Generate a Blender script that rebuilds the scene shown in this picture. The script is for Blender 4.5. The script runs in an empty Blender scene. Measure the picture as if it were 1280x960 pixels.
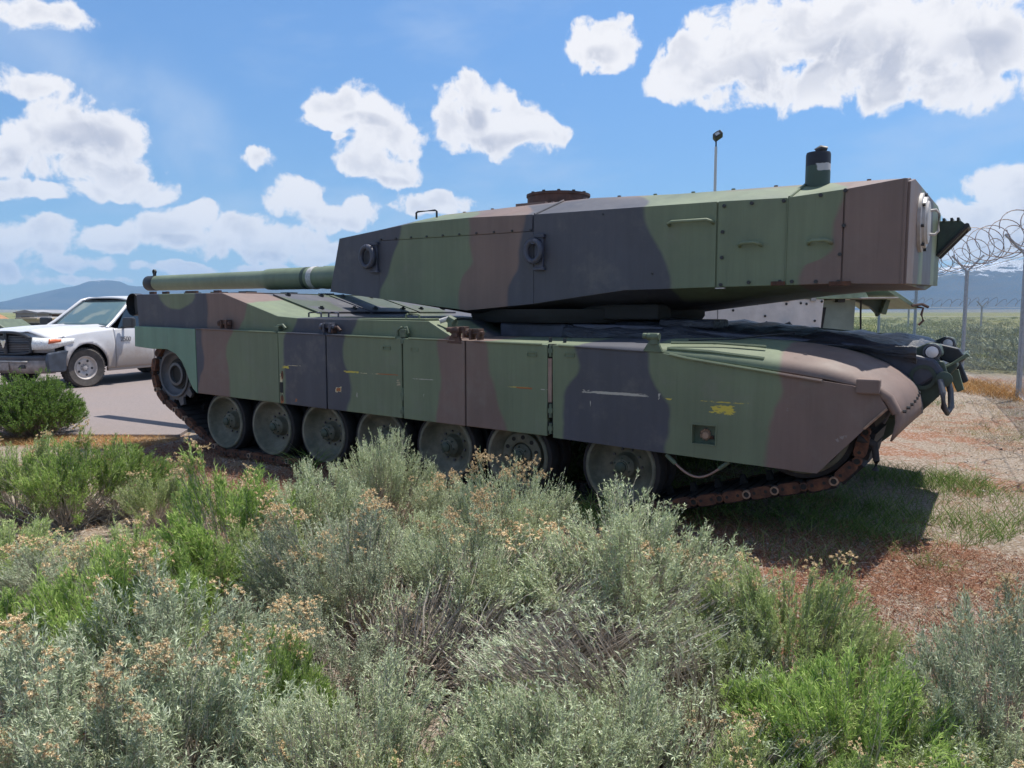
import bpy, bmesh, math, random
import numpy as np
from mathutils import Vector, Matrix
random.seed(7)
RNG = np.random.default_rng(11)
S = bpy.context.scene
COL = S.collection
PI = math.pi
rad = math.radians

# ------------------------------------------------------------------ camera
CAM = np.array([3.3298, -5.3136, 1.5349])
YAW = 0.567318
FPX = 968.9                      # focal length in photograph pixels (1280 wide)
PITCH = math.atan(90 / FPX)
F0 = np.array([-math.sin(YAW), math.cos(YAW), 0.0])
R0 = np.array([math.cos(YAW), math.sin(YAW), 0.0])
U0 = np.array([0, 0, 1.0])
FW = F0 * math.cos(PITCH) - U0 * math.sin(PITCH)
UP = F0 * math.sin(PITCH) + U0 * math.cos(PITCH)
cd = bpy.data.cameras.new('camera')
cam = bpy.data.objects.new('camera', cd)
COL.objects.link(cam)
cam.location = CAM
M = Matrix((R0, UP, -FW)).transposed()
cam.rotation_euler = M.to_euler()
cd.sensor_width = 36
cd.lens = 36 * FPX / 1280
cd.clip_start = 0.05
cd.clip_end = 40000
S.camera = cam

# ------------------------------------------------------------------ view, sun
S.view_settings.view_transform = 'Standard'
S.view_settings.look = 'None'
S.view_settings.gamma = 1
S.view_settings.exposure = 0.92
SUN_EL = rad(69.5)
SUN_AZ = rad(70)          # world angle from +X
sd = np.array([math.cos(SUN_AZ) * math.cos(SUN_EL), math.sin(SUN_AZ) * math.cos(SUN_EL), math.sin(SUN_EL)])
sl = bpy.data.lights.new('sun', 'SUN')
sl.energy = 3.5
sl.angle = rad(0.55)
sl.color = (1.0, 0.94, 0.855)
so = bpy.data.objects.new('sun', sl)
COL.objects.link(so)
so.rotation_euler = Vector(sd).to_track_quat('Z', 'Y').to_euler()


# measured positions: a pixel of the photograph meets a plane of the place
def ray(u, v):
    return FW + R0 * (u - 640) / FPX - UP * (v - 480) / FPX
def onY(u, v, c):
    d = ray(u, v); return CAM + d * (c - CAM[1]) / d[1]
def onX(u, v, c):
    d = ray(u, v); return CAM + d * (c - CAM[0]) / d[0]
def onZ(u, v, c):
    d = ray(u, v); return CAM + d * (c - CAM[2]) / d[2]
def frame(lat, dep, z=0.0):
    """a point so far to the right of and ahead of the camera"""
    p = CAM + R0 * lat + F0 * dep
    return np.array([p[0], p[1], z])

# ------------------------------------------------------------------ node helper
class Sock:
    def __init__(s, g, o): s.g = g; s.o = o
    def __add__(a, b): return a.g.m('ADD', a, b)
    def __radd__(a, b): return a.g.m('ADD', b, a)
    def __sub__(a, b): return a.g.m('SUBTRACT', a, b)
    def __rsub__(a, b): return a.g.m('SUBTRACT', b, a)
    def __mul__(a, b): return a.g.m('MULTIPLY', a, b)
    def __rmul__(a, b): return a.g.m('MULTIPLY', b, a)
    def __truediv__(a, b): return a.g.m('DIVIDE', a, b)
class G:
    def __init__(s, tree): s.t = tree; s.n = tree.nodes; s.l = tree.links
    def put(s, inp, v):
        if isinstance(v, Sock): s.l.new(v.o, inp)
        elif v is not None:
            if isinstance(v, (tuple, list)) and len(v) == 3 and inp.type == 'RGBA': v = tuple(v) + (1,)
            inp.default_value = v
    def m(s, op, a, b=None, c=None):
        n = s.n.new('ShaderNodeMath'); n.operation = op
        s.put(n.inputs[0], a)
        if b is not None: s.put(n.inputs[1], b)
        if c is not None: s.put(n.inputs[2], c)
        return Sock(s, n.outputs[0])
    def vm(s, op, a, b=None):
        n = s.n.new('ShaderNodeVectorMath'); n.operation = op
        s.put(n.inputs[0], a)
        if b is not None: s.put(n.inputs[1], b)
        return Sock(s, n.outputs[1] if op in ('LENGTH', 'DOT_PRODUCT') else n.outputs[0])
    def ss(s, x, lo, hi, a=0.0, b=1.0):
        n = s.n.new('ShaderNodeMapRange'); n.interpolation_type = 'SMOOTHSTEP'
        s.put(n.inputs[0], x); n.inputs[1].default_value = lo; n.inputs[2].default_value = hi
        n.inputs[3].default_value = a; n.inputs[4].default_value = b
        return Sock(s, n.outputs[0])
    def mix(s, f, a, b, mode='MIX'):
        n = s.n.new('ShaderNodeMix'); n.data_type = 'RGBA'; n.blend_type = mode
        s.put(n.inputs[0], f); s.put(n.inputs[6], a); s.put(n.inputs[7], b)
        return Sock(s, n.outputs[2])
    def xyz(s, v):
        n = s.n.new('ShaderNodeSeparateXYZ'); s.put(n.inputs[0], v)
        return [Sock(s, o) for o in n.outputs]
    def vec(s, x, y, z):
        n = s.n.new('ShaderNodeCombineXYZ')
        for i, q in enumerate((x, y, z)): s.put(n.inputs[i], q)
        return Sock(s, n.outputs[0])
    def obj(s, o=None):
        n = s.n.new('ShaderNodeTexCoord'); n.object = o
        return Sock(s, n.outputs['Object'])
    def noise(s, v, scale, detail=3, rough=0.55, dist=0.0, col=False, dim='3D'):
        n = s.n.new('ShaderNodeTexNoise'); n.noise_dimensions = dim
        if v is not None: s.put(n.inputs['Vector'], v)
        n.inputs['Scale'].default_value = scale; n.inputs['Detail'].default_value = detail
        n.inputs['Roughness'].default_value = rough; n.inputs['Distortion'].default_value = dist
        return Sock(s, n.outputs[1 if col else 0])
    def vor(s, v, scale, feat='F1', out=0, rnd=1.0):
        n = s.n.new('ShaderNodeTexVoronoi'); n.feature = feat
        if v is not None: s.put(n.inputs['Vector'], v)
        n.inputs['Scale'].default_value = scale; n.inputs['Randomness'].default_value = rnd
        return Sock(s, n.outputs[out])
    def ramp(s, x, stops):
        n = s.n.new('ShaderNodeValToRGB'); s.put(n.inputs[0], x)
        cr = n.color_ramp
        while len(cr.elements) < len(stops): cr.elements.new(0.5)
        for e, (p, c) in zip(cr.elements, stops):
            e.position = p; e.color = tuple(c) + (1,)
        return Sock(s, n.outputs[0])
    def island(s):
        n = s.n.new('ShaderNodeNewGeometry'); return Sock(s, n.outputs['Random Per Island'])
    def objrand(s):
        n = s.n.new('ShaderNodeObjectInfo'); return Sock(s, n.outputs['Random'])
    def bump(s, h, strength=0.3, dist=0.01):
        n = s.n.new('ShaderNodeBump'); n.inputs['Strength'].default_value = strength
        n.inputs['Distance'].default_value = dist; s.put(n.inputs['Height'], h)
        return Sock(s, n.outputs[0])

MATS = {}
def mat(name, fn, rough=0.6, metal=0.0, spec=0.5):
    """fn(g) -> dict(color, rough, bump, ...)"""
    m = bpy.data.materials.new(name); m.use_nodes = True
    g = G(m.node_tree)
    b = m.node_tree.nodes['Principled BSDF']
    r = fn(g) if fn else {}
    g.put(b.inputs['Base Color'], r.get('color', (0.5, 0.5, 0.5)))
    g.put(b.inputs['Roughness'], r.get('rough', rough))
    g.put(b.inputs['Metallic'], r.get('metal', metal))
    b.inputs['Specular IOR Level'].default_value = spec
    if 'bump' in r: g.put(b.inputs['Normal'], r['bump'])
    if 'alpha' in r: g.put(b.inputs['Alpha'], r['alpha'])
    if 'coat' in r: b.inputs['Coat Weight'].default_value = r['coat']
    if r.get('trans'):
        # thin leaf: some light passes through
        tr = g.n.new('ShaderNodeBsdfTranslucent'); g.put(tr.inputs[0], r['color'])
        mx = g.n.new('ShaderNodeMixShader'); mx.inputs[0].default_value = r['trans']
        g.l.new(b.outputs[0], mx.inputs[1]); g.l.new(tr.outputs[0], mx.inputs[2])
        g.l.new(mx.outputs[0], m.node_tree.nodes['Material Output'].inputs[0])
    MATS[name] = m
    return m
def plain(name, c, rough=0.6, metal=0.0, var=0.18, scale=12, bump=0.15, spec=0.5):
    def fn(g):
        n = g.noise(g.obj(), scale, 5, 0.6)
        k = g.ss(n, 0.3, 0.7, 1 - var, 1 + var)
        col = g.mix(1.0, tuple(c), g.vec(k, k, k), 'MULTIPLY')
        return dict(color=col, rough=g.ss(n, 0.2, 0.8, max(0.05, rough - 0.1), min(1, rough + 0.1)),
                    bump=g.bump(g.noise(g.obj(), scale * 6, 4), bump, 0.004))
    return mat(name, fn, rough, metal, spec)

# ------------------------------------------------------------------ mesh helper
class MB:
    def __init__(s): s.v = []; s.f = []
    def add(s, vs, fs):
        o = len(s.v); s.v += [tuple(map(float, p)) for p in vs]; s.f += [tuple(i + o for i in f) for f in fs]; return s
    def box(s, x0, x1, y0, y1, z0, z1, M=None):
        vs = [(x, y, z) for z in (z0, z1) for y in (y0, y1) for x in (x0, x1)]
        if M is not None: vs = [M @ Vector(p) for p in vs]
        return s.add(vs, [(0, 2, 3, 1), (4, 5, 7, 6), (0, 1, 5, 4), (2, 6, 7, 3), (0, 4, 6, 2), (1, 3, 7, 5)])
    def prism(s, poly, y0, y1, ax='y'):
        """poly of (a, b) pairs extruded along ax; ax y: (x,z); ax z: (x,y); ax x: (y,z)"""
        n = len(poly)
        P = {'y': lambda a, b, t: (a, t, b), 'z': lambda a, b, t: (a, b, t), 'x': lambda a, b, t: (t, a, b)}[ax]
        area = sum(poly[i][0] * poly[(i + 1) % n][1] - poly[(i + 1) % n][0] * poly[i][1] for i in range(n))
        if area < 0: poly = poly[::-1]
        vs = [P(a, b, y0) for a, b in poly] + [P(a, b, y1) for a, b in poly]
        c0, c1 = tuple(range(n)), tuple(range(2 * n - 1, n - 1, -1))
        fs = [c0, c1] + [(i, i + n, (i + 1) % n + n, (i + 1) % n) for i in range(n)]
        if ax in ('z', 'x'): fs = [f[::-1] for f in fs]
        return s.add(vs, fs)
    def lathe(s, prof, c=(0, 0, 0), axis='z', n=32, a0=0, closed=False, cap=False):
        """prof: list of (r, h) along axis"""
        vs = []
        for r, h in prof:
            for k in range(n):
                a = a0 + 2 * PI * k / n; x, y = r * math.cos(a), r * math.sin(a)
                p = {'z': (x, y, h), 'y': (x, h, y), 'x': (h, x, y)}[axis]
                vs.append((p[0] + c[0], p[1] + c[1], p[2] + c[2]))
        fs = []
        m = len(prof)
        for i in range(m - 1 + (1 if closed else 0)):
            j = (i + 1) % m
            for k in range(n):
                q = (i * n + k, i * n + (k + 1) % n, j * n + (k + 1) % n, j * n + k)
                fs.append(q[::-1] if axis == 'y' else q)
        if not closed:
            if cap and prof[0][0] > 1e-6: fs.append(tuple(range(n)) if axis == 'y' else tuple(range(n - 1, -1, -1)))
            if cap and prof[-1][0] > 1e-6: fs.append(tuple(range((m - 1) * n + n - 1, (m - 1) * n - 1, -1)) if axis == 'y' else tuple(range((m - 1) * n, m * n)))
        return s.add(vs, fs)
    def tube(s, pts, r, n=8, closed=False, cap=True):
        pts = [Vector(p) for p in pts]; m = len(pts); vs = []; up = None
        for i, p in enumerate(pts):
            if closed: t = pts[(i + 1) % m] - pts[i - 1]
            else: t = pts[min(i + 1, m - 1)] - pts[max(i - 1, 0)]
            t.normalize()
            if up is None: up = Vector((0, 0, 1)) if abs(t.z) < 0.9 else Vector((1, 0, 0))
            a = t.cross(up)
            if a.length < 1e-4: a = t.cross(Vector((0, 1, 0.01)))
            a.normalize(); b = t.cross(a)
            up = -b if False else up
            rr = r[i] if isinstance(r, (list, tuple)) else r
            for k in range(n):
                q = 2 * PI * k / n
                vs.append(p + a * (rr * math.cos(q)) + b * (rr * math.sin(q)))
        fs = []
        for i in range(m if closed else m - 1):
            j = (i + 1) % m
            for k in range(n): fs.append((i * n + k, i * n + (k + 1) % n, j * n + (k + 1) % n, j * n + k))
        if not closed and cap:
            fs.append(tuple(range(n - 1, -1, -1))); fs.append(tuple(range((m - 1) * n, m * n)))
        return s.add(vs, fs)
    def cyl(s, p0, p1, r, n=12): return s.tube([p0, p1], r, n)
    def bolt(s, x, y, z, r=0.014, h=0.012, ax='y', sgn=-1):
        d = {'y': (0, sgn * h, 0), 'z': (0, 0, sgn * h), 'x': (sgn * h, 0, 0)}[ax]
        return s.tube([(x, y, z), (x + d[0], y + d[1], z + d[2])], r, 6)
    def grid(s, P):
        """P: rows of points"""
        r, c = len(P), len(P[0])
        return s.add([p for row in P for p in row],
                     [(i * c + j, i * c + j + 1, (i + 1) * c + j + 1, (i + 1) * c + j) for i in range(r - 1) for j in range(c - 1)])
    def mesh(s, name, m, smooth=None):
        me = bpy.data.meshes.new(name)
        me.from_pydata(s.v, [], s.f); me.update()
        if m is not None: me.materials.append(m)
        if smooth is not None:
            me.shade_smooth(); me.set_sharp_from_angle(angle=rad(smooth))
        return me
    def build(s, name, m, parent=None, bevel=0, smooth=None, label=None, solid=0, loc=None, recalc=True):
        off = Vector((0, 0, 0))
        if parent is not None and loc is None:
            p = parent
            while p is not None: off += Vector(p.location); p = p.parent
        me = bpy.data.meshes.new(name)
        me.from_pydata([(a - off.x, b - off.y, c - off.z) for a, b, c in s.v], [], s.f); me.update()
        if recalc:
            bm = bmesh.new(); bm.from_mesh(me); bmesh.ops.recalc_face_normals(bm, faces=bm.faces); bm.to_mesh(me); bm.free()
        if m is not None: me.materials.append(m)
        if smooth is not None:
            me.shade_smooth(); me.set_sharp_from_angle(angle=rad(smooth))
        o = bpy.data.objects.new(name, me); COL.objects.link(o); o.parent = parent
        if loc is not None: o.location = loc
        if solid:
            q = o.modifiers.new('solid', 'SOLIDIFY'); q.thickness = solid; q.offset = -1
        if bevel:
            q = o.modifiers.new('bevel', 'BEVEL'); q.width = bevel; q.segments = 2; q.limit_method = 'ANGLE'; q.angle_limit = rad(35)
        if label: o['label'] = label
        return o
def npmesh(name, V, Fq, m):
    """fast mesh: V (n,3) float, Fq (k,3|4) int"""
    me = bpy.data.meshes.new(name)
    V = np.ascontiguousarray(V, dtype=np.float32); Fq = np.ascontiguousarray(Fq, dtype=np.int32)
    k, w = Fq.shape
    me.vertices.add(len(V)); me.vertices.foreach_set('co', V.ravel())
    me.loops.add(k * w); me.loops.foreach_set('vertex_index', Fq.ravel())
    me.polygons.add(k); me.polygons.foreach_set('loop_start', np.arange(0, k * w, w, dtype=np.int32))
    me.update(calc_edges=True)
    if m is not None: me.materials.append(m)
    return me
def thing(name, label, cat, loc=(0, 0, 0), rotz=0, group=None):
    o = bpy.data.objects.new(name, None); COL.objects.link(o)
    o.location = loc; o.rotation_euler = (0, 0, rotz); o.empty_display_size = 0.2
    o['label'] = label; o['category'] = cat
    if group: o['group'] = group
    return o
def tag(o, label=None, cat=None, group=None, kind=None):
    if label: o['label'] = label
    if cat: o['category'] = cat
    if group: o['group'] = group
    if kind: o['kind'] = kind
    return o
def put(name, me, parent=None, loc=(0, 0, 0), rot=(0, 0, 0), scale=None):
    o = bpy.data.objects.new(name, me); COL.objects.link(o); o.parent = parent
    o.location = loc; o.rotation_euler = rot
    if scale: o.scale = scale
    if name in ('wheel_bolts', 'bolt_hole', 'pin_hole', 'rim_hole', 'wheel_nuts', 'tread'): o['kind'] = 'stuff'
    return o
# ------------------------------------------------------------------ sky with clouds
W = bpy.data.worlds.new('World'); S.world = W; W.use_nodes = True
W.cycles.sampling_method = 'MANUAL'; W.cycles.sample_map_resolution = 1024
wt = W.node_tree; wt.nodes.clear(); g = G(wt)
sky = wt.nodes.new('ShaderNodeTexSky'); sky.sky_type = 'NISHITA'; sky.sun_disc = False
sky.sun_elevation = SUN_EL
sky.sun_rotation = PI / 2 - SUN_AZ
sky.altitude = 1300; sky.air_density = 1.0; sky.dust_density = 0.4; sky.ozone_density = 1.6
tc = wt.nodes.new('ShaderNodeTexCoord')
D = Sock(g, tc.outputs['Generated'])
dx, dy, dz = g.xyz(D)
fx = g.vm('DOT_PRODUCT', D, tuple(F0)); rx = g.vm('DOT_PRODUCT', D, tuple(R0))
az = g.m('ARCTAN2', rx, fx)                  # compass angle, 0 along the street of view
el = g.m('ARCSINE', dz)
def azel(u, v):
    d = ray(u, v); d = d / np.linalg.norm(d)
    return math.atan2(d @ R0, d @ F0), math.asin(d[2])
BL = [  # clouds: centre and half size as seen from the lot (photo pixels turned into compass angles)
    (885, 82, 62, 44, 1), (935, 62, 84, 62, 1.1), (1000, 45, 80, 66, 1), (1075, 45, 95, 72, 1.1), (1165, 50, 90, 66, 1), (1240, 55, 80, 66, 1.1),
    (850, 104, 46, 24, .9), (930, 118, 60, 20, .8), (1040, 100, 90, 36, 1), (1225, 115, 80, 22, .9), (1120, 105, 90, 30, .9),
    (750, 58, 42, 33, 1), (765, 80, 20, 15, .7), (699, 101, 11, 6, .6),
    (598, 132, 46, 36, 1.05), (632, 158, 52, 34, 1), (568, 158, 34, 28, .9), (668, 172, 34, 24, .9),
    (437, 137, 42, 26, 1), (468, 150, 34, 26, .9), (495, 172, 36, 24, .9), (460, 195, 40, 26, .9), (490, 216, 40, 20, .9), (420, 152, 30, 12, .7),
    (536, 256, 44, 15, .85), (327, 200, 22, 14, .9), (422, 172, 9, 4, .5),
    (368, 252, 36, 25, 1), (395, 268, 42, 20, .9), (446, 268, 30, 22, 1),
    (22, 103, 42, 22, .95), (92, 150, 56, 36, 1.1), (140, 172, 44, 36, 1), (60, 180, 66, 34, 1), (110, 205, 80, 24, .9), (0, 190, 40, 28, .9),
    (40, 238, 80, 13, .8), (150, 238, 70, 16, .85), (30, 14, 66, 22, .8),
    (142, 298, 50, 17, 1.1), (205, 286, 56, 24, 1.1), (248, 268, 26, 16, 1), (300, 292, 52, 28, 1.1), (345, 304, 52, 26, 1.05), (395, 318, 40, 16, .8),
    (40, 300, 70, 28, 1.05), (80, 328, 60, 10, .7), (5, 338, 60, 14, .8), (235, 334, 60, 7, .6), (345, 338, 50, 6, .55), (110, 350, 60, 6, .5),
    (1262, 232, 46, 36, 1.1), (1290, 262, 70, 46, 1.1), (1225, 268, 48, 30, 1), (1195, 262, 26, 20, .9), (1260, 300, 80, 34, .9), (1190, 305, 36, 24, .6),
]
GREY = [(960, 100, 90, 30), (1060, 78, 90, 40), (1150, 100, 110, 28), (1220, 70, 60, 30), (750, 68, 20, 12), (620, 176, 50, 12), (600, 145, 20, 14),
    (80, 205, 90, 22), (110, 172, 50, 20), (30, 14, 60, 18), (475, 225, 40, 8), (450, 152, 26, 8), (390, 280, 40, 8), (220, 316, 110, 12), (230, 300, 60, 8), (40, 312, 60, 10), (60, 345, 110, 18), (330, 322, 70, 9), (1250, 300, 60, 30)]
P = g.vec(az, el, 0.0)
w1 = g.noise(P, 11, 2, 0.5, col=True, dim='2D')
P2 = g.vm('ADD', P, g.vm('MULTIPLY', g.vm('SUBTRACT', w1, (0.5, 0.5, 0.5)), (0.045, 0.03, 0.0)))
def blobs(L, grow, k):
    acc = None
    for b in L:
        u, v, ru, rv = b[:4]; st = b[4] if len(b) > 4 else 1.0
        a, e = azel(u, v); a2, e2 = azel(u + ru, v); a3, e3 = azel(u, v - rv)
        ra = abs(a2 - a) * grow; re = abs(e3 - e) * grow
        n = g.n.new('ShaderNodeVectorMath'); n.operation = 'MULTIPLY_ADD'
        g.put(n.inputs[0], P2); n.inputs[1].default_value = (1 / ra, 1 / re, 0); n.inputs[2].default_value = (-a / ra, -e / re, 0)
        q = Sock(g, n.outputs[0])
        x = g.m('MULTIPLY_ADD', g.vm('DOT_PRODUCT', q, q), -st, st)
        if acc is None: acc = x
        else:
            n = g.n.new('ShaderNodeMath'); n.operation = 'SMOOTH_MAX'
            g.put(n.inputs[0], acc); g.put(n.inputs[1], x); n.inputs[2].default_value = k
            acc = Sock(g, n.outputs[0])
    return acc
acc = g.m('MAXIMUM', blobs(BL, 1.12, 0.25), -2.0)
grey = g.ss(blobs(GREY, 1.25, 0.3), -0.1, 0.9)
# away from the part in view: scattered fair-weather clouds of the same kind
far = g.m('MAXIMUM', g.ss(g.m('ABSOLUTE', az), 0.66, 0.85), g.ss(el, 0.46, 0.62))
gen = g.ss(g.noise(P, 4.2, 3, 0.5, dim='2D'), 0.42, 0.72, -1.1, 1.0)
acc = acc + far * (g.m('MAXIMUM', acc, gen) - acc)
def detail(Q):
    n1 = g.noise(Q, 24, 7, 0.6, dim='2D')
    v1 = g.n.new('ShaderNodeTexVoronoi'); v1.voronoi_dimensions = '2D'
    g.put(v1.inputs['Vector'], g.vm('ADD', Q, g.vm('MULTIPLY', w2, (0.02, 0.02, 0))))
    v1.inputs['Scale'].default_value = 34
    return (n1 - 0.5) * 2.6 + (0.42 - Sock(g, v1.outputs[0])) * 0.7
w2 = g.noise(P, 60, 3, col=True, dim='2D')
dt = detail(P2)
s1 = g.noise(P2, 19, 4, 0.5, dim='2D'); s2 = g.noise(g.vm('ADD', P2, (0.006, 0.022, 0)), 19, 4, 0.5, dim='2D')
dA = acc + dt + 0.1
alpha = g.ss(dA, -0.02, 0.55)
hz = g.ss(el, 0.0, 0.22)
alpha = alpha * (0.90 + hz * 0.10)
lit = g.ss(s1 - s2, -0.18, 0.18)                       # thinner towards the sun = lit side
core = g.ss(dA, 0.35, 1.25)
shade = g.m('MULTIPLY', core, g.m('MAXIMUM', grey * (1.0 - lit * 0.45), 0.46 - lit * 0.62))
ccol = g.mix(shade, (3.55, 3.5, 3.55), (2.05, 2.12, 2.45))
ccol = g.mix(g.ss(el, 0.0, 0.16, 0.30, 0.0), ccol, (3.35, 3.38, 3.5))
# thin high veil
vv = g.noise(g.vec(az * 1.0 + el * 1.6, el * 3.2 - az * 0.9, 0.3), 2.6, 5, 0.6)
veil = g.ss(vv, 0.48, 0.80) * 0.35
sa, se = azel(190, 150)
stk = g.ss(g.m('ABSOLUTE', (el - se) + (az - sa) * 0.62 + (g.noise(P, 7, 4, dim='2D') - 0.5) * 0.10), 0.0, 0.10, 1.0, 0.0) * g.ss(g.m('ABSOLUTE', az - sa), 0.10, 0.26, 1.0, 0.0) * g.ss(g.noise(P2, 9, 6, 0.55, dim='2D'), 0.25, 0.75)
veil = g.m('MAXIMUM', veil, stk * 0.42)
skc = Sock(g, sky.outputs[0])
skc = g.mix(1.0, skc, (0.60, 0.80, 0.94), 'MULTIPLY')
sk_ = g.ss(el, 0.0, 0.42, 0.44, 0.66)
skc = g.mix(1.0, skc, g.vec(sk_, sk_, sk_), 'MULTIPLY')
c1 = g.mix(veil, skc, (2.3, 2.7, 3.3))
c1 = g.mix(g.ss(el, -0.02, 0.12, 0.22, 0.0), c1, (2.3, 2.9, 3.7))
c2 = g.mix(alpha, c1, ccol)
bg = wt.nodes.new('ShaderNodeBackground'); g.put(bg.inputs[0], c2); bg.inputs[1].default_value = 0.15
out = wt.nodes.new('ShaderNodeOutputWorld'); wt.links.new(bg.outputs[0], out.inputs[0])
# ------------------------------------------------------------------ the tank's root and paints
TX, TY = 0.0, 1.70
tank = thing('battle_tank', 'camouflaged battle tank with a long boxy turret, parked behind the shrubs', 'tank', (TX, TY, 0))
GREEN = (0.140, 0.174, 0.108); BROWN = (0.165, 0.116, 0.100); BLACK = (0.064, 0.067, 0.085)
SKY_ = -0.13

def boundary(g, x, z, pts, w):
    """soft edge x > curve(z); pts (x, z) in metres"""
    pts = sorted(pts, key=lambda p: p[1])
    n = g.n.new('ShaderNodeFloatCurve')
    c = n.mapping.curves[0]
    P = [((p[1]) / 2.8, (p[0] + 6) / 10) for p in pts]
    P = [(0.0, P[0][1])] + P + [(1.0, P[-1][1])]
    c.points[0].location = P[0]; c.points[1].location = P[-1]
    for q in P[1:-1]: c.points.new(*q)
    for q in c.points: q.handle_type = 'AUTO_CLAMPED'
    n.mapping.update()
    g.put(n.inputs['Value'], z / 2.8)
    xb = Sock(g, n.outputs[0]) * 10 - 6
    return g.ss(x - xb, -w, w)
def marks(g, x, z, y, col, L, plane_y=None):
    """worn places: (x, z, half width, half height, colour, threshold, noise scale)"""
    nv = {}
    for (cx, cz, rx, rz, c, th, sx, sz) in L:
        n = g.noise(g.vec(x * sx * 1.6, z * sz * 1.3, cx), 1.0, 5, 0.7)
        d = g.m('MAXIMUM', g.m('ABSOLUTE', (x - cx) / rx), g.m('ABSOLUTE', (z - cz) / rz))
        f = g.ss(n + g.ss(d, 0.2, 1.3, 0.13, -0.45), th + .085, th + .135)
        if plane_y is not None: f = f * g.ss(y, plane_y + 0.02, plane_y + 0.04, 1.0, 0.0)
        col = g.mix(f, col, c)
    return col
def weather(g, P, col, dusty=1.0, grain=1.0, dark=0.0):
    x, y, z = g.xyz(P)
    st = g.noise(g.vec(x * 9, y * 9, z * 0.5), 1.0, 6, 0.65)          # rain streaks down the plate
    bl = g.noise(P, 1.6, 5, 0.6)
    k = g.ss(st, 0.3, 0.75, 0.90, 1.08) * g.ss(bl, 0.25, 0.75, 0.86, 1.13)
    grim = g.ss(g.noise(g.vec(x * 22, y * 22, z * .9), 1.0, 4, .7), .58, .78) * .18
    k = k * (1 - grim)
    col = g.mix(1.0, col, g.vec(k, k, k), 'MULTIPLY')
    dust = g.ss(g.noise(P, 3.5, 6, 0.7), 0.5, 0.8) * 0.38 * dusty
    col = g.mix(dust, col, (0.20, 0.19, 0.17))
    fine = g.ss(g.noise(g.vec(x * 70, y * 70, z * 3.0), 1.0, 3, .7), .70, .76) * .22
    col = g.mix(fine, col, (0.30, 0.29, 0.26))
    sc = g.ss(g.noise(g.vec(x * 30, y * 30, z * 60), 1.0, 3, 0.7), 0.78, 0.82) * 0.4
    col = g.mix(sc, col, (0.24, 0.23, 0.21))
    return col, bl, st
YEL = (0.52, 0.42, 0.06); RUST = (0.30, 0.10, 0.03); RUSTD = (0.16, 0.055, 0.03); PALE = (0.40, 0.38, 0.33); CREAM = (0.55, 0.47, 0.28)
def P_(u, v, y): q = onY(u, v, y); return (q[0], q[2])
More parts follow.
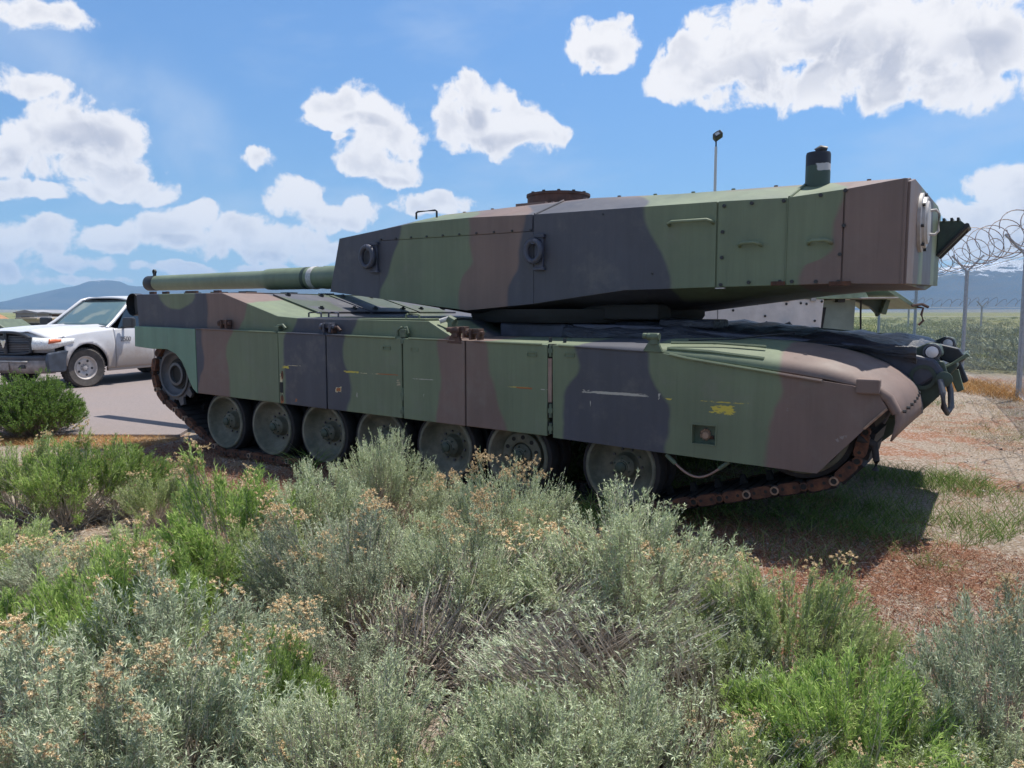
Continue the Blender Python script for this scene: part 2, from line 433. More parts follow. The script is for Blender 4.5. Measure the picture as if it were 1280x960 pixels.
def camo_hull_fn(extra=True):
    def fn(g):
        P = g.vm('ADD', g.obj(tank), (TX, TY, 0)); x, y, z = g.xyz(P)
        wob = (g.noise(P, 3.0, 3, 0.5) - 0.5) * 0.12
        # the pattern leans back over the deck
        xx = x + wob + g.ss(z, 1.27, 1.5) * (y * 0.25)
        yk = SKY_
        B = [([(250, 380), (251, 412), (256, 450), (249, 475), (247, 495)], BLACK, BROWN),
             ([(300, 370), (297, 395), (291, 412), (283, 432), (287, 465), (289, 495)], None, GREEN),
             ([(364, 398), (357, 425), (355, 450), (356, 500)], None, BLACK),
             ([(438, 398), (430, 425), (429, 445), (440, 485), (434, 520)], None, GREEN),
             ([(575, 405), (547, 428), (552, 460), (553, 480), (546, 530)], None, BROWN),
             ([(604, 415), (608, 432), (614, 470), (622, 500), (634, 545)], None, GREEN),
             ([(735, 405), (719, 432), (724, 458), (708, 484), (703, 560)], None, BLACK),
             ([(806, 405), (812, 442), (819, 480), (836, 508), (838, 535), (831, 568)], None, GREEN),
             ([(970, 440), (978, 470), (980, 488), (966, 515), (959, 540), (957, 590)], None, BROWN)]
        col = None
        for pts, c0, c1 in B:
            f = boundary(g, xx, z, [P_(u, v, yk) for u, v in pts], 0.022)
            col = g.mix(f, c0 if col is None else col, c1)
        # green island high on the rear side plate
        a = P_(221, 374, -0.05)
        d = g.vm('LENGTH', g.vec((xx - a[0]) / 0.36, (z - a[1] - 0.08) / 0.2, 0.0))
        col = g.mix(g.ss(d + wob * 3, 0.85, 1.0, 1.0, 0.0), col, GREEN)
        # far side of the nose: green again
        col = g.mix(g.ss(y, 0.50, 0.58), col, g.mix(g.ss(g.noise(P, 1.2, 2), 0.46, 0.52), (0.05, 0.07, 0.045), BLACK))
        col, bl, st = weather(g, P, col)
        if extra:
            L = []
            def mk(u, v, du, dv, c, th=0.42, sx=18, sz=60):
                a = P_(u, v, yk); b = P_(u + du, v + dv, yk)
                L.append((a[0], a[1], abs(b[0] - a[0]), max(0.006, abs(a[1] - b[1])), c, th, sx, sz))
            mk(903, 512, 25, 11, YEL, 0.40, 16, 60); mk(905, 503, 70, 2.5, YEL, 0.52, 12, 90)
            mk(439, 465, 14, 2.5, YEL, 0.36); mk(483, 468, 20, 2, RUST, 0.30); mk(462, 467, 26, 2, CREAM, 0.5)
            mk(530, 474, 26, 1.5, PALE, 0.45); mk(498, 478, 5, 10, (0.35, 0.30, 0.2), 0.5)
            mk(648, 484, 22, 2.5, YEL, 0.42); mk(655, 485, 14, 2.2, RUST, 0.28); mk(680, 487, 12, 1.5, PALE, 0.45)
            mk(423, 487, 5.5, 5.5, CREAM, 0.36, 12, 12); mk(423, 487, 3.5, 3.5, RUST, 0.28, 12, 12)
            mk(371, 500, 3.5, 4, RUST, 0.5, 20, 20)
            mk(352, 480, 3.2, 22, CREAM, 0.42, 20, 30); mk(353, 470, 2.6, 6, RUST, 0.36); mk(353, 499, 3, 7, RUST, 0.34, 20, 20)
            mk(367, 457, 22, 1.5, CREAM, 0.5); mk(357, 459, 7, 3, YEL, 0.42)
            mk(770, 492, 64, 1.3, PALE, 0.34, 6, 60); mk(733, 488, 9, 2, PALE, 0.5); mk(836, 499, 6, 2, YEL, 0.4)
            mk(824, 496, 2.5, 8, PALE, 0.48, 30, 20); mk(1052, 548, 12, 10, (0.22, 0.19, 0.18), 0.46, 14, 14)
            mk(985, 512, 6, 6, (0.2, 0.18, 0.17), 0.5, 14, 14)
            mk(446, 493, 1.2, 6, PALE, 0.45, 40, 12); mk(530, 495, 1.2, 5, PALE, 0.45, 40, 12)
            mk(738, 505, 0.9, 9, PALE, 0.42, 40, 8)
            a = P_(1110, 502, yk)
            col = marks(g, x, z, y, col, L, yk)
        bmp = g.bump(g.noise(P, 2.2, 3, 0.5) * 1.5 + g.noise(P, 60, 4, 0.6) * .16, 0.22, 0.02)
        return dict(color=col, rough=g.ss(bl, 0.3, 0.7, 0.56, 0.78), bump=bmp)
    return fn
def camo_turret_fn(g):
    P = g.vm('ADD', g.obj(tank), (TX, TY, 0)); x, y, z = g.xyz(P)
    wob = (g.noise(P, 2.6, 3, 0.5) - 0.5) * 0.10
    xx = x + wob + g.ss(z, 2.36, 2.55) * 0.25 * g.ss(y, 0.45, 1.0) - g.ss(z, 1.5, 1.45) * 0.0
    Y_ = 0.5
    B = [([(502, 280), (500, 296), (490, 320), (486, 340), (474, 372)], BLACK, GREEN),
         ([(588, 272), (588, 300), (591, 325), (578, 350), (573, 372), (575, 390)], None, BROWN),
         ([(656, 270), (651, 300), (649, 335), (635, 360), (634, 385)], None, BLACK),
         ([(806, 258), (812, 285), (824, 310), (832, 335), (836, 362)], None, GREEN),
         ([(1057, 236), (1043, 285), (1043, 305), (1030, 322), (1006, 332), (999, 356)], None, BROWN)]
    col = None
    for pts, c0, c1 in B:
        f = boundary(g, xx, z, [P_(u, v, Y_) for u, v in pts], 0.022)
        col = g.mix(f, c0 if col is None else col, c1)
    # stripes down the rear plate
    re = g.ss(x, 2.715, 2.722)
    yy = y + wob * 2
    c2 = g.mix(g.ss(yy, 1.18, 1.22), BROWN, GREEN)
    c2 = g.mix(g.ss(yy, 1.44, 1.50), c2, BLACK)
    c2 = g.mix(g.ss(yy, 2.10, 2.16), c2, GREEN)
    col = g.mix(re, col, c2)
    # roof patches farther in
    rf = g.ss(z, 2.44, 2.47) * g.ss(y, 0.8, 0.95)
    col = g.mix(rf * g.ss(g.noise(P, 1.3, 2), 0.48, 0.54), col, BROWN)
    col = g.mix(g.ss(z, 1.66, 1.60) * g.ss(y, 0.51, 0.53), col, (0.025, 0.027, 0.033))  # underside near-black: shade below the turret put into the colour
    col, bl, st = weather(g, P, col, 0.8)
    return dict(color=col, rough=g.ss(bl, 0.3, 0.7, 0.5, 0.66), bump=g.bump(g.noise(P, 2.0, 3, 0.5) * 1.5 + g.noise(P, 60, 4, 0.6) * .16, 0.2, 0.02))
mat('camo_hull', camo_hull_fn()); mat('camo_turret', camo_turret_fn)
def teal(g):
    P = g.obj(tank); col, bl, st = weather(g, P, (0.12, 0.22, 0.16), 0.6)
    return dict(color=col, rough=0.5, bump=g.bump(g.noise(P, 26, 4), 0.1, 0.01))
mat('teal_paint', teal)
def barrelf(g):
    P = g.obj(tank); col, bl, st = weather(g, P, (0.15, 0.19, 0.12), 0.8)
    return dict(color=col, rough=0.5)
mat('barrel_green', barrelf)
def wheelg(g):
    P = g.obj(); n = g.noise(g.obj(tank), 5, 6, 0.7)
    col = g.mix(g.ss(n, 0.35, 0.7), (0.09, 0.10, 0.075), (0.20, 0.195, 0.15))
    return dict(color=col, rough=0.6, bump=g.bump(n, 0.2, 0.01))
mat('wheel_green', wheelg)
def rust(g):
    P = g.obj(tank); n = g.noise(P, 14, 6, 0.7); n2 = g.noise(P, 55, 4, 0.7)
    col = g.ramp(n, [(0.25, (0.030, 0.018, 0.014)), (0.45, (0.070, 0.032, 0.022)), (0.62, (0.145, 0.060, 0.030)), (0.8, (0.23, 0.115, 0.07))])
    return dict(color=col, rough=0.85, bump=g.bump(n2, 0.5, 0.01))
mat('rust', rust)
plain('rust_pale', (0.30, 0.20, 0.14), 0.8, var=0.3, scale=30)
plain('rust_brown', (0.075, 0.040, 0.032), 0.75, var=0.4, scale=12)
plain('rubber', (0.020, 0.020, 0.022), 0.8, var=0.4, scale=20)
plain('dark_metal', (0.020, 0.022, 0.026), 0.5, var=0.35, scale=15)
plain('dark_steel', (0.075, 0.080, 0.092), 0.45, var=0.3, scale=8)
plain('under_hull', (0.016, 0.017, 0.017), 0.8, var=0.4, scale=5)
plain('dark_green', (0.035, 0.055, 0.040), 0.55, var=0.3, scale=10)
plain('hatch_grey', (0.42, 0.40, 0.38), 0.45, var=0.2, scale=8)
plain('white_seal', (0.42, 0.42, 0.41), 0.6, var=0.2, scale=30)
plain('olive_mid', (0.085, 0.115, 0.075), 0.55, var=0.25, scale=10)
plain('blue_black', (0.050, 0.055, 0.080), 0.5, var=0.25, scale=10)
plain('hose_brown', (0.25, 0.17, 0.14), 0.6, var=0.2, scale=10)
def tarpf(g):
    P = g.obj(tank); x, y, z = g.xyz(P)
    w = g.noise(g.vec(x * 2.2, y * 5, z * 9), 1.6, 5, 0.6, 0.6)
    return dict(color=g.mix(g.ss(w, 0.35, 0.7), (0.018, 0.021, 0.030), (0.042, 0.048, 0.062)), rough=0.42, bump=g.bump(w, 0.9, 0.06))
mat('dark_tarp', tarpf)
def exh(g):
    P = g.obj(tank); x, y, z = g.xyz(P); n = g.noise(P, 14, 4, .6)
    f = g.ss(z + (n - 0.5) * 0.03, 2.613, 2.618)
    col = g.mix(f, (0.040, 0.068, 0.050), (0.010, 0.012, 0.020))
    band = g.ss(z + (n - .5) * .05, 2.575, 2.58) * g.ss(z + (n - .5) * .04, 2.632, 2.627) * g.ss(x + y * .35 + (n - .5) * .08, 1.765, 1.785)
    col = g.mix(band, col, (0.42, 0.42, 0.42))
    return dict(color=col, rough=0.55)
mat('exhaust_paint', exh)
# ------------------------------------------------------------------ the tank
K = MATS
YS = -0.13                       # outer face of the near side skirts
def px(u, v, y=YS): p = onY(u, v, y); return (p[0], p[2])
FAR = 3.40                       # mirror: y' = 3.40 - y
def mir(y): return 2 * TY - y

def bolts(pts, r=.014, h=.014, ax='y', sgn=-1, m='dark_metal', parent=None, name='bolt'):
    me = MB().bolt(0, 0, 0, r, h, ax, sgn).mesh(name, K[m])
    off = Vector((0, 0, 0)); p = parent
    while p is not None: off += Vector(p.location); p = p.parent
    for q in pts: put(name, me, parent, tuple(Vector(q) - off))
# --- hull
b = MB()
b.prism([(-4.95, 0.50), (-5.05, 1.30), (1.2, 1.26), (2.35, 1.18), (2.75, 0.98), (2.62, 0.72), (2.1, 0.46), (-4.5, 0.44)], 0.66, mir(0.66))
hull = b.build('hull', K['camo_hull'], tank, bevel=0.01, label='low hull between the tracks')
# upper side of the rear (sponson) and the engine deck, one welded body
b = MB()
b.prism([(-5.13, 1.365), (-5.155, 1.736), (-3.62, 1.735), (-2.77, 1.495), (-2.43, 1.474), (-0.87, 1.458), (-0.60, 1.318), (-0.60, 1.26), (-5.13, 1.26)], -0.06, mir(-0.06))
up = b.build('rear_superstructure', K['camo_hull'], tank, bevel=0.008)
b = MB()     # sloped step and the centre deck in front of it
b.prism([(-0.61, 1.25), (-0.61, 1.44), (0.8, 1.425), (1.6, 1.368), (2.2, 1.33), (2.55, 1.295), (2.93, 1.215), (2.99, 1.13), (2.75, 0.95), (2.3, 1.10)], 0.66, mir(0.66))
b.build('glacis', K['blue_black'], tank, bevel=0.02)
# near fender ledge
for s in (0, 1):
    f = (lambda y: y) if s == 0 else mir
    b = MB()
    rows = []
    XS = [-0.62, 0.0, 0.6, 1.2, 1.5, 1.75, 2.0, 2.2, 2.38, 2.52, 2.63, 2.71, 2.765, 2.79, 2.795, 2.785, 2.77]
    XI = [-0.62, 0.0, 0.6, 1.2, 1.5, 1.75, 2.0, 2.2, 2.38, 2.52, 2.63, 2.71, 2.78, 2.825, 2.855, 2.870, 2.872]
    ZO = [1.297, 1.288, 1.276, 1.256, 1.225, 1.195, 1.165, 1.140, 1.115, 1.088, 1.055, 1.015, 0.970, 0.92, 0.86, 0.80, 0.745]
    ZI = [1.318, 1.318, 1.320, 1.328, 1.335, 1.335, 1.325, 1.305, 1.275, 1.235, 1.190, 1.140, 1.085, 1.03, 0.97, 0.905, 0.845]
    for x, xi, zo, zi in zip(XS, XI, ZO, ZI):
        row = []
        for k in range(9):
            t = k / 8.0
            bulge = math.sin(PI * t) * 0.035 * min(1, max(0, (x - 0.9) / 0.8))
            zz = zo + (zi - zo) * (t ** (0.5 if x < 2.6 else .8)) + bulge
            yy = -0.115 + t * 0.775
            row.append((x + (xi - x) * t + (0.03 * math.sin(PI * t) if x > 2.6 else 0), f(yy), zz))
        rows.append(row)
    b.grid(rows)
    fd = b.build('fender', K['camo_hull'], tank, smooth=50, solid=0.012)
    if s == 0:
        bolts([(2.80 + .035 * t + .026 * math.sin(PI * t), -0.115 + t * 0.775, 0.905 + (t ** .8) * 0.11) for t in [0.12 + k * 0.115 for k in range(7)]], .011, .02, 'x', 1, parent=fd)
        # hem strip of the flap
        rows = [[(2.868 + 0.012 + d, f(-0.115 + t * 0.775), 0.885 + t * 0.125 + h + 0.0 * math.sin(PI * t)) for t in np.linspace(0.05, 0.98, 8)] for d, h in ((0.0, 0.02), (0.012, -0.02))]

# --- side skirts, each panel on its own
def skirt(name, poly, y=YS, th=0.055, m='camo_hull', label=None, bev=0.006):
    b = MB(); b.prism(poly, y, y + th)
    return b.build(name, K[m], tank, bevel=bev, label=label)
def top_z(x): return 1.2842 + (0.37 - x) * 0.0168
def bot_z(x): return 0.5720 + (0.37 - x) * 0.0212
def panel(x0, x1, **k):
    return skirt('side_skirt', [(x0, bot_z(x0)), (x1, bot_z(x1)), (x1, top_z(x1)), (x0, top_z(x0))], **k)
rear_px = [(168, 407.5), (168.5, 433), (190, 436), (208, 436.5), (219, 442), (227, 452), (232, 463), (236, 475), (241, 486), (246.5, 492), (243.5, 411)]
skirt('rear_skirt', [px(u, v) for u, v in rear_px], m='teal_paint', label='teal green rear skirt cut out around the sprocket')
s1 = panel(-3.985, -2.700, y=YS); s2 = panel(-2.690, -2.046, y=YS - 0.003); s3 = panel(-2.034, -1.118, y=YS + 0.002)
s4 = panel(-1.098, -0.436, y=YS - 0.004); s5 = panel(-0.424, 0.350, y=YS)
TIP = [px(1066, 487), px(1097, 492), px(1109, 510), px(1021, 592)]
# front panel with a square window cut through it
wx0, wz1 = px(865, 530); wx1, wz0 = px(894.5, 557)
b = MB()
yb = YS
def strip_panel():
    P = MB()
    th = 0.055
    P.prism([(0.405, 0.566), (0.395, 1.284), (1.238, 1.252), (1.474, 1.214), (wx0, 1.214 - (wx0 - 1.474) * 0.1283), (wx0, 0.566 - (wx0 - 0.405) * 0.0352)], yb, yb + th)
    zt0 = 1.214 - (wx0 - 1.474) * 0.1283; zt1 = 1.214 - (wx1 - 1.474) * 0.1283
    TIP[0] = (TIP[0][0], 1.214 - (TIP[0][0] - 1.474) * 0.1283)
    zb0 = 0.566 - (wx0 - 0.405) * 0.0352; zb1 = 0.566 - (wx1 - 0.405) * 0.0352
    P.prism([(wx0, wz1), (wx1, wz1), (wx1, zt1), (wx0, zt0)], yb, yb + th)
    P.prism([(wx0, zb0), (wx1, zb1), (wx1, wz0), (wx0, wz0)], yb, yb + th)
    P.prism([(wx1, zb1), TIP[3], TIP[2], TIP[1], TIP[0], (wx1, zt1)], yb, yb + th)
    bm = bmesh.new(); me = bpy.data.meshes.new('tmp'); me.from_pydata(P.v, [], P.f); bm.from_mesh(me)
    bmesh.ops.remove_doubles(bm, verts=bm.verts, dist=1e-4)
    # remove inner walls shared by two pieces
    seen = {}
    for fc in bm.faces: seen.setdefault(tuple(sorted(v.index for v in fc.verts)), []).append(fc)
    dd = [f for fs in seen.values() if len(fs) > 1 for f in fs]
    bmesh.ops.delete(bm, geom=dd, context='FACES')
    bm.to_mesh(me); bm.free()
    Q = MB(); Q.v = [tuple(v.co) for v in me.vertices]; Q.f = [tuple(p.vertices) for p in me.polygons]
    return Q
s6 = strip_panel().build('side_skirt', K['camo_hull'], tank, label='pointed front side skirt with a square window')
b = MB(); b.box(wx0 - .02, wx1 + .02, YS + 0.056, YS + 0.07, wz0 - .02, wz1 + .02)
b.build('window_back', K['olive_mid'], s6)
b = MB()
cxw, czw = (wx0 + wx1) / 2, (wz0 + wz1) / 2 - 0.01
b.lathe([(0.034, YS + 0.075), (0.034, YS + 0.045), (0.022, YS + 0.03), (0.0, YS + 0.03)], (cxw, 0, czw), 'y', 12)
for k in range(13):
    a = k * 2.4; q = .028 + .02 * ((k * 7) % 5) / 5; b.tube([(cxw + .4 * q * math.cos(a), YS + 0.06, czw + .4 * q * math.sin(a)), (cxw + q * math.cos(a), YS + 0.045, czw + q * math.sin(a) + .01)], 0.009, 5)
b.build('rusty_bolt', K['rust_pale'], s6)
b = MB(); b.cyl((cxw + .01, YS + 0.06, czw - 0.015), (cxw + 0.055, YS + 0.055, czw - 0.012), 0.014, 8); b.build('pin', K['rust'], s6)
# frame round the window
b = MB()
for (x0, x1, z0, z1) in ((wx0 - .006, wx1 + .006, wz1 - .003, wz1 + .005), (wx0 - .006, wx1 + .006, wz0 - .005, wz0 + .003), (wx0 - .006, wx0 + .003, wz0 + .003, wz1 - .003), (wx1 - .003, wx1 + .006, wz0 + .003, wz1 - .003)):
    b.box(x0, x1, YS - 0.005, YS + 0.03, z0, z1)
b.build('window_frame', K['camo_hull'], s6)
# far side skirt and flap
b = MB(); b.prism([(-5.10, 1.14), (-5.10, 1.38), (0.395, 1.284), (1.238, 1.252), (2.48, 1.08), TIP[1], TIP[2], TIP[3], (-3.98, 0.66), (-4.3, 1.1)], mir(YS) - 0.055, mir(YS))
b.build('far_side_skirt', K['camo_hull'], tank, bevel=0.006)

# top lip of each skirt, small raised weld beads and the tag plates
def lip(panel_, x0, x1, z0, z1, off=0.0):
    b = MB(); b.tube([(x0, YS - 0.004 + off, z0), ((x0 + x1) / 2, YS - 0.004 + off, (z0 + z1) / 2), (x1, YS - 0.004 + off, z1)], 0.009, 6)
    b.build('top_lip', K['camo_hull'], panel_)
for p_, x0, x1 in ((s1, -3.975, -2.71), (s2, -2.68, -2.055), (s3, -2.025, -1.18), (s4, -1.03, -0.53), (s5, -0.33, 0.30)):
    lip(p_, x0, x1, top_z(x0), top_z(x1))
lip(s6, 0.45, 1.15, 1.281, 1.256)
b = MB(); b.tube([(1.34, YS - .006, 1.238), (1.474, YS - .008, 1.214), (1.95, YS - .01, 1.153), (2.36, YS - .012, 1.100)], 0.011, 6); b.build('top_lip', K['camo_hull'], s6)
for p_, (u, v) in ((s5, (665, 443)), (s6, (712, 444)), (s3, (483.5, 435)), (s4, (518.5, 437))):
    x, z = px(u, v); b = MB()
    w = 0.042
    for (a0, a1, c0, c1) in ((-w, w, .011, .015), (-w, w, -.015, -.011), (-w, -w + .004, -.011, .011), (w - .004, w, -.011, .011)):
        b.box(x + a0, x + a1, YS - 0.008, YS + 0.001, z + c0, z + c1)
    b.build('tag_plate', K['camo_hull'], p_)
# hinges between the skirts
def hinge(u, vs, parent, m='dark_steel', w=0.028, rusty=False):
    for v0, v1 in vs:
        (x, z1), (_, z0) = px(u, v0), px(u, v1)
        b = MB(); b.box(x - w, x + w, YS + 0.012, YS + 0.05, z0, z1); b.build('hinge_slot', K['under_hull'], parent)
        b = MB(); b.cyl((x, YS + 0.004, z0 + .006), (x, YS + 0.004, z1 - .006), 0.013, 8)
        b.box(x - w * .7, x + w * .7, YS - 0.008, YS + 0.02, (z0 + z1) / 2 - .018, (z0 + z1) / 2 + .018)
        b.build('hinge_knuckle', K[m], parent, bevel=.002)
hinge(688, [(430, 447), (504, 523), (528, 543)], s6, 'olive_mid')
hinge(503, [(422, 431), (484, 502), (508, 521)], s4, 'olive_mid')
hinge(353, [(463, 474), (493, 502)], s2, 'rust', 0.02)
b = MB(); x, z = px(352.5, 484); b.box(x - .022, x + .02, YS - 0.007, YS + 0.002, z - 0.055, z + 0.05); b.build('hinge_slot', K['under_hull'], s2)
b = MB(); (x, z1), (_, z0) = px(687, 448), px(687, 503)
b.box(x - .016, x + .016, YS + 0.005, YS + 0.03, z0, z1); b.build('hinge_strip', K['hose_brown'], s6, label='tan rod running down between two skirts')
# dark gaps behind the joints
for x in (-3.99, -2.695, -2.04, -1.108, -0.43, 0.378):
    b = MB(); b.box(x - 0.03, x + 0.03, YS + 0.056, YS + 0.062, bot_z(x) + .01, top_z(x) - .01); b.build('joint_backing', K['under_hull'], tank)

# brackets and clevises on top of the skirts
def bracket(x, z, kind, m):
    b = MB(); y = YS + 0.03
    if kind == 0:      # small hooked bar
        b.tube([(x - .09, y, z), (x - .05, y, z + .035), (x + .02, y, z + .045), (x + .06, y, z + .01)], .015, 8); b.box(x - .07, x - .02, y - .03, y + .03, z - .01, z + .03)
    elif kind == 1:    # clevis with a pin
        b.box(x - .05, x - .028, y - .045, y + .03, z - .005, z + .085); b.box(x + .028, x + .05, y - .045, y + .03, z - .005, z + .085)
        b.cyl((x - .075, y - .01, z + .05), (x + .075, y - .01, z + .05), .02, 10); b.box(x - .03, x + .03, y - .03, y + .03, z + .06, z + .085)
        b.cyl((x - .10, y - .01, z + .05), (x - .07, y - .01, z + .05), .032, 8)
    elif kind == 2:    # arch
        b.tube([(x - .07, y, z), (x - .07, y, z + .05), (x - .03, y, z + .075), (x + .03, y, z + .075), (x + .05, y, z + .02)], .013, 8); b.box(x - .02, x + .04, y - .03, y + .02, z - .01, z + .06)
    elif kind == 3:    # tapered foot with a knob
        b.prism([(x - .075, z - .03), (x + .075, z - .035), (x + .035, z + .05), (x - .02, z + .055)], y - .04, y - .01)
        b.cyl((x - .04, y - .03, z + .075), (x + .05, y - .03, z + .075), .028, 10); b.cyl((x - .075, y - .03, z + .08), (x - .045, y - .03, z + .08), .022, 8)
        b.box(x - .015, x + .04, y - .05, y + .0, z + .02, z + .1)
    return b.build('skirt_bracket', K[m], tank, bevel=.003, smooth=40)
for (u, v, k, m) in ((283, 410, 1, 'rust_brown'), (352, 412, 0, 'olive_mid'), (412, 415, 1, 'blue_black'), (420, 415, 0, 'rust_brown'), (505, 420, 2, 'olive_mid'), (578, 421, 1, 'rust_brown'), (596, 424, 1, 'rust_brown'), (571, 424, 3, 'rust_brown'), (818, 434, 3, 'olive_mid')):
    x, z = px(u, v, YS + .03); bracket(x, z, k, m)
for (u, v) in ((688, 425), (706, 426)):
    b = MB(); x, z = px(u, v, 0.02); b.cyl((x, .02, z - .02), (x, .02, z + .02), .014, 8); b.build('fender_bolt', K['dark_metal'], tank)
# mirror-like arm bars on the front fender and its end block
b = MB(); b.tube([(1.30, -.07, 1.278), (1.6, -.05, 1.262), (1.97, -.04, 1.225)], .013, 6); b.tube([(1.30, 0.0, 1.315), (1.6, .06, 1.318), (1.95, .08, 1.30)], .010, 6)
x, z = px(942, 452, 0.0); b.box(x - .035, x + .035, -.03, .02, z - .035, z + .035)
b.build('fender_rail', K['camo_hull'], tank, smooth=40)
b = MB(); b.box(x - .02, x + .02, -.045, -.03, z - .012, z + .024); b.lathe([(.014, -.05), (0, -.05)], (x, 0, z + .005), 'y', 8); b.build('rail_end', K['rust_pale'], tank)
b = MB()
x0, z0 = px(1071, 477); x1, z1 = px(1100, 491)
b.box(x0, x1, YS - .035, YS + .05, z1 - .01, z0 + .02); b.build('skirt_stop', K['camo_hull'], tank, bevel=.01, label='brown block at the top front corner of the skirt')
b = MB(); b.tube([(x1 - .02, YS + .03, z1 + .01), (px(1110, 499)[0], YS + .03, px(1110, 499)[1]), (2.79, YS + .03, 0.92)], [.034, .036, .03], 8); b.build('fender_edge', K['camo_hull'], tank, smooth=50)
b = MB(); b.tube([(px(1080, 536)[0], YS - .006, px(1080, 536)[1]), (px(1109, 511)[0], YS - .006, px(1109, 511)[1])], .009, 6); b.build('skirt_edge', K['rust_pale'], tank)
# cable hanging under the front skirt
(xa, za), (xb, zb) = px(831, 569), px(910, 578)
pts = [(xa + (xb - xa) * t, YS + .03, za + (zb - za) * t - 0.135 * math.sin(PI * t) ** 1.1) for t in np.linspace(0, 1, 14)]
b = MB(); b.tube(pts, .0085, 8); cbl = b.build('hanging_cable', K['hose_brown'], tank, smooth=60)
b = MB(); b.cyl(pts[0], pts[2], .017, 8); b.cyl(pts[-1], pts[-3], .015, 8); b.build('cable_sleeve', K['olive_mid'], cbl)

# handles and caps on the hull side
def staple(x0, x1, y, z, h, r=.009, out=(0, 0, 1), name='handle', m='camo_hull', parent=tank):
    o = Vector(out) * h
    b = MB(); b.tube([(x0, y, z), (x0 + .01 * 0 + o.x, y + o.y, z + o.z * .85), (x0 + .02 + o.x, y + o.y, z + o.z), (x1 - .02 + o.x, y + o.y, z + o.z), (x1 + o.x, y + o.y, z + o.z * .85), (x1, y, z)], r, 6)
    return b.build(name, K[m], parent, smooth=50)
staple(-1.17, -1.02, 0.0, 1.47, .045); staple(-2.45, -2.28, .05, 1.485, .045, m='blue_black'); staple(-2.25, -2.12, .12, 1.485, .045, m='blue_black')
b = MB(); b.box(-1.22, -.93, -.03, .08, 1.458, 1.468); b.build('hatch_plate', K['camo_hull'], tank, bevel=.003)
b = MB(); b.box(-2.62, -0.92, -.045, .35, 1.466, 1.478); b.build('stowage_lid', K['camo_hull'], tank, bevel=.004)
b = MB(); x, z = px(562, 401, .05); b.cyl((x - .07, .0, z - .005), (x - .01, .05, z + .02), .022, 10); b.build('pale_cap', K['white_seal'], tank)
b = MB(); b.cyl((x - .01, .05, z + .02), (x + .05, .06, z - .01), .035, 10); b.box(x, x + .05, .02, .10, z - .08, z); b.build('cap_mount', K['olive_mid'], tank)
x, z = px(283, 405, -.06)
# engine deck hatches, hinges and grilles
for i, (x0, x1, y0, y1) in enumerate(((-3.55, -2.85, .55, 1.35), (-3.55, -2.85, 1.40, 2.2), (-3.55, -2.85, 2.25, 3.0))):
    z0, z1 = 1.735 - (x0 + 3.62) * .2824, 1.735 - (x1 + 3.62) * .2824
    b = MB(); b.add([(x0, y0, z0 + .002), (x1, y0, z1 + .002), (x1, y1, z1 + .002), (x0, y1, z0 + .002), (x0, y0, z0 + .022), (x1, y0, z1 + .022), (x1, y1, z1 + .022), (x0, y1, z0 + .022)],
                    [(0, 3, 2, 1), (4, 5, 6, 7), (0, 1, 5, 4), (1, 2, 6, 5), (2, 3, 7, 6), (3, 0, 4, 7)])
    h = b.build('engine_hatch', K['camo_hull'], tank, bevel=.004)
    for yy in (y0 + .15, y1 - .15):
        for xx in (x0 + .08, x1 - .1):
            zz = 1.735 - (xx + 3.62) * .2824
            b = MB(); b.cyl((xx, yy, zz + .02), (xx, yy, zz + .055), .018, 8); b.box(xx - .04, xx + .03, yy - .012, yy + .012, zz + .02, zz + .04); b.build('hatch_latch', K['dark_metal'], h)
for i, (x0, x1) in enumerate(((-5.05, -4.62), (-4.55, -4.12), (-4.05, -3.68))):
    b = MB(); b.box(x0, x1, .3, 3.1, 1.737, 1.75); h = b.build('deck_grille', K['camo_hull'], tank, bevel=.003)
    for k in range(5):
        yy = .45 + k * .6; b = MB(); b.box(x0 + .05, x0 + .09 + .1, yy, yy + .14, 1.75, 1.768); b.build('grille_latch', K['dark_metal'], h)
for xx, yy in ((-5.0, .05), (-4.86, .12), (-4.4, .1), (-4.3, .1), (-3.9, .1)):
    b = MB(); b.box(xx - .07, xx + .03, yy, yy + .03, 1.736, 1.77); b.build('deck_lug', K['rust_brown'], tank)
# rear plate with lamp drum and pipe
b = MB(); b.lathe([(.13, .0), (.13, .10), (.10, .12), (0, .12)], (-5.235, -.06, 1.62), 'y', 20); b.build('tail_drum', K['dark_metal'], tank, smooth=40)
b = MB(); b.box(-5.30, -5.13, .0, .06, 1.50, 1.74); b.build('tail_bracket', K['dark_metal'], tank, bevel=.01)
b = MB(); b.prism([(-5.15, 1.72), (-5.16, 1.30), (-4.98, .55), (-4.9, .55), (-5.0, 1.3), (-5.0, 1.72)], .7, mir(.7)); b.build('rear_plate', K['camo_hull'], tank)

# --- road wheels
def lw(prof, n=40): b = MB(); b.lathe(prof, (0, 0, 0), 'y', n); return b
tyre_me = lw([(.275, .0), (.286, -.004), (.318, .004), (.325, .02), (.325, .12), (.318, .135), (.275, .135)]).mesh('tyre', K['rubber'], 40)
tyre2 = lw([(.10, .20), (.286, .196), (.318, .204), (.325, .22), (.325, .32), (.318, .335), (.10, .335)]).mesh('inner_tyre', K['rubber'], 40)
rim_prof = [(.289, .012), (.289, -.010), (.281, -.018), (.262, -.018), (.256, -.008), (.250, .01), (.238, .05), (.20, .10), (.150, .118), (.105, .118), (.092, .10), (.088, .055), (.075, .040), (.06, .022), (.052, .020), (.05, .008), (.0, .006)]
rim_me = lw(rim_prof).mesh('rim', K['wheel_green'], 35)
b = MB(); b.lathe([(.045, .012), (.045, -.006), (.036, -.012), (.0, -.012)], (0, 0, 0), 'y', 8)
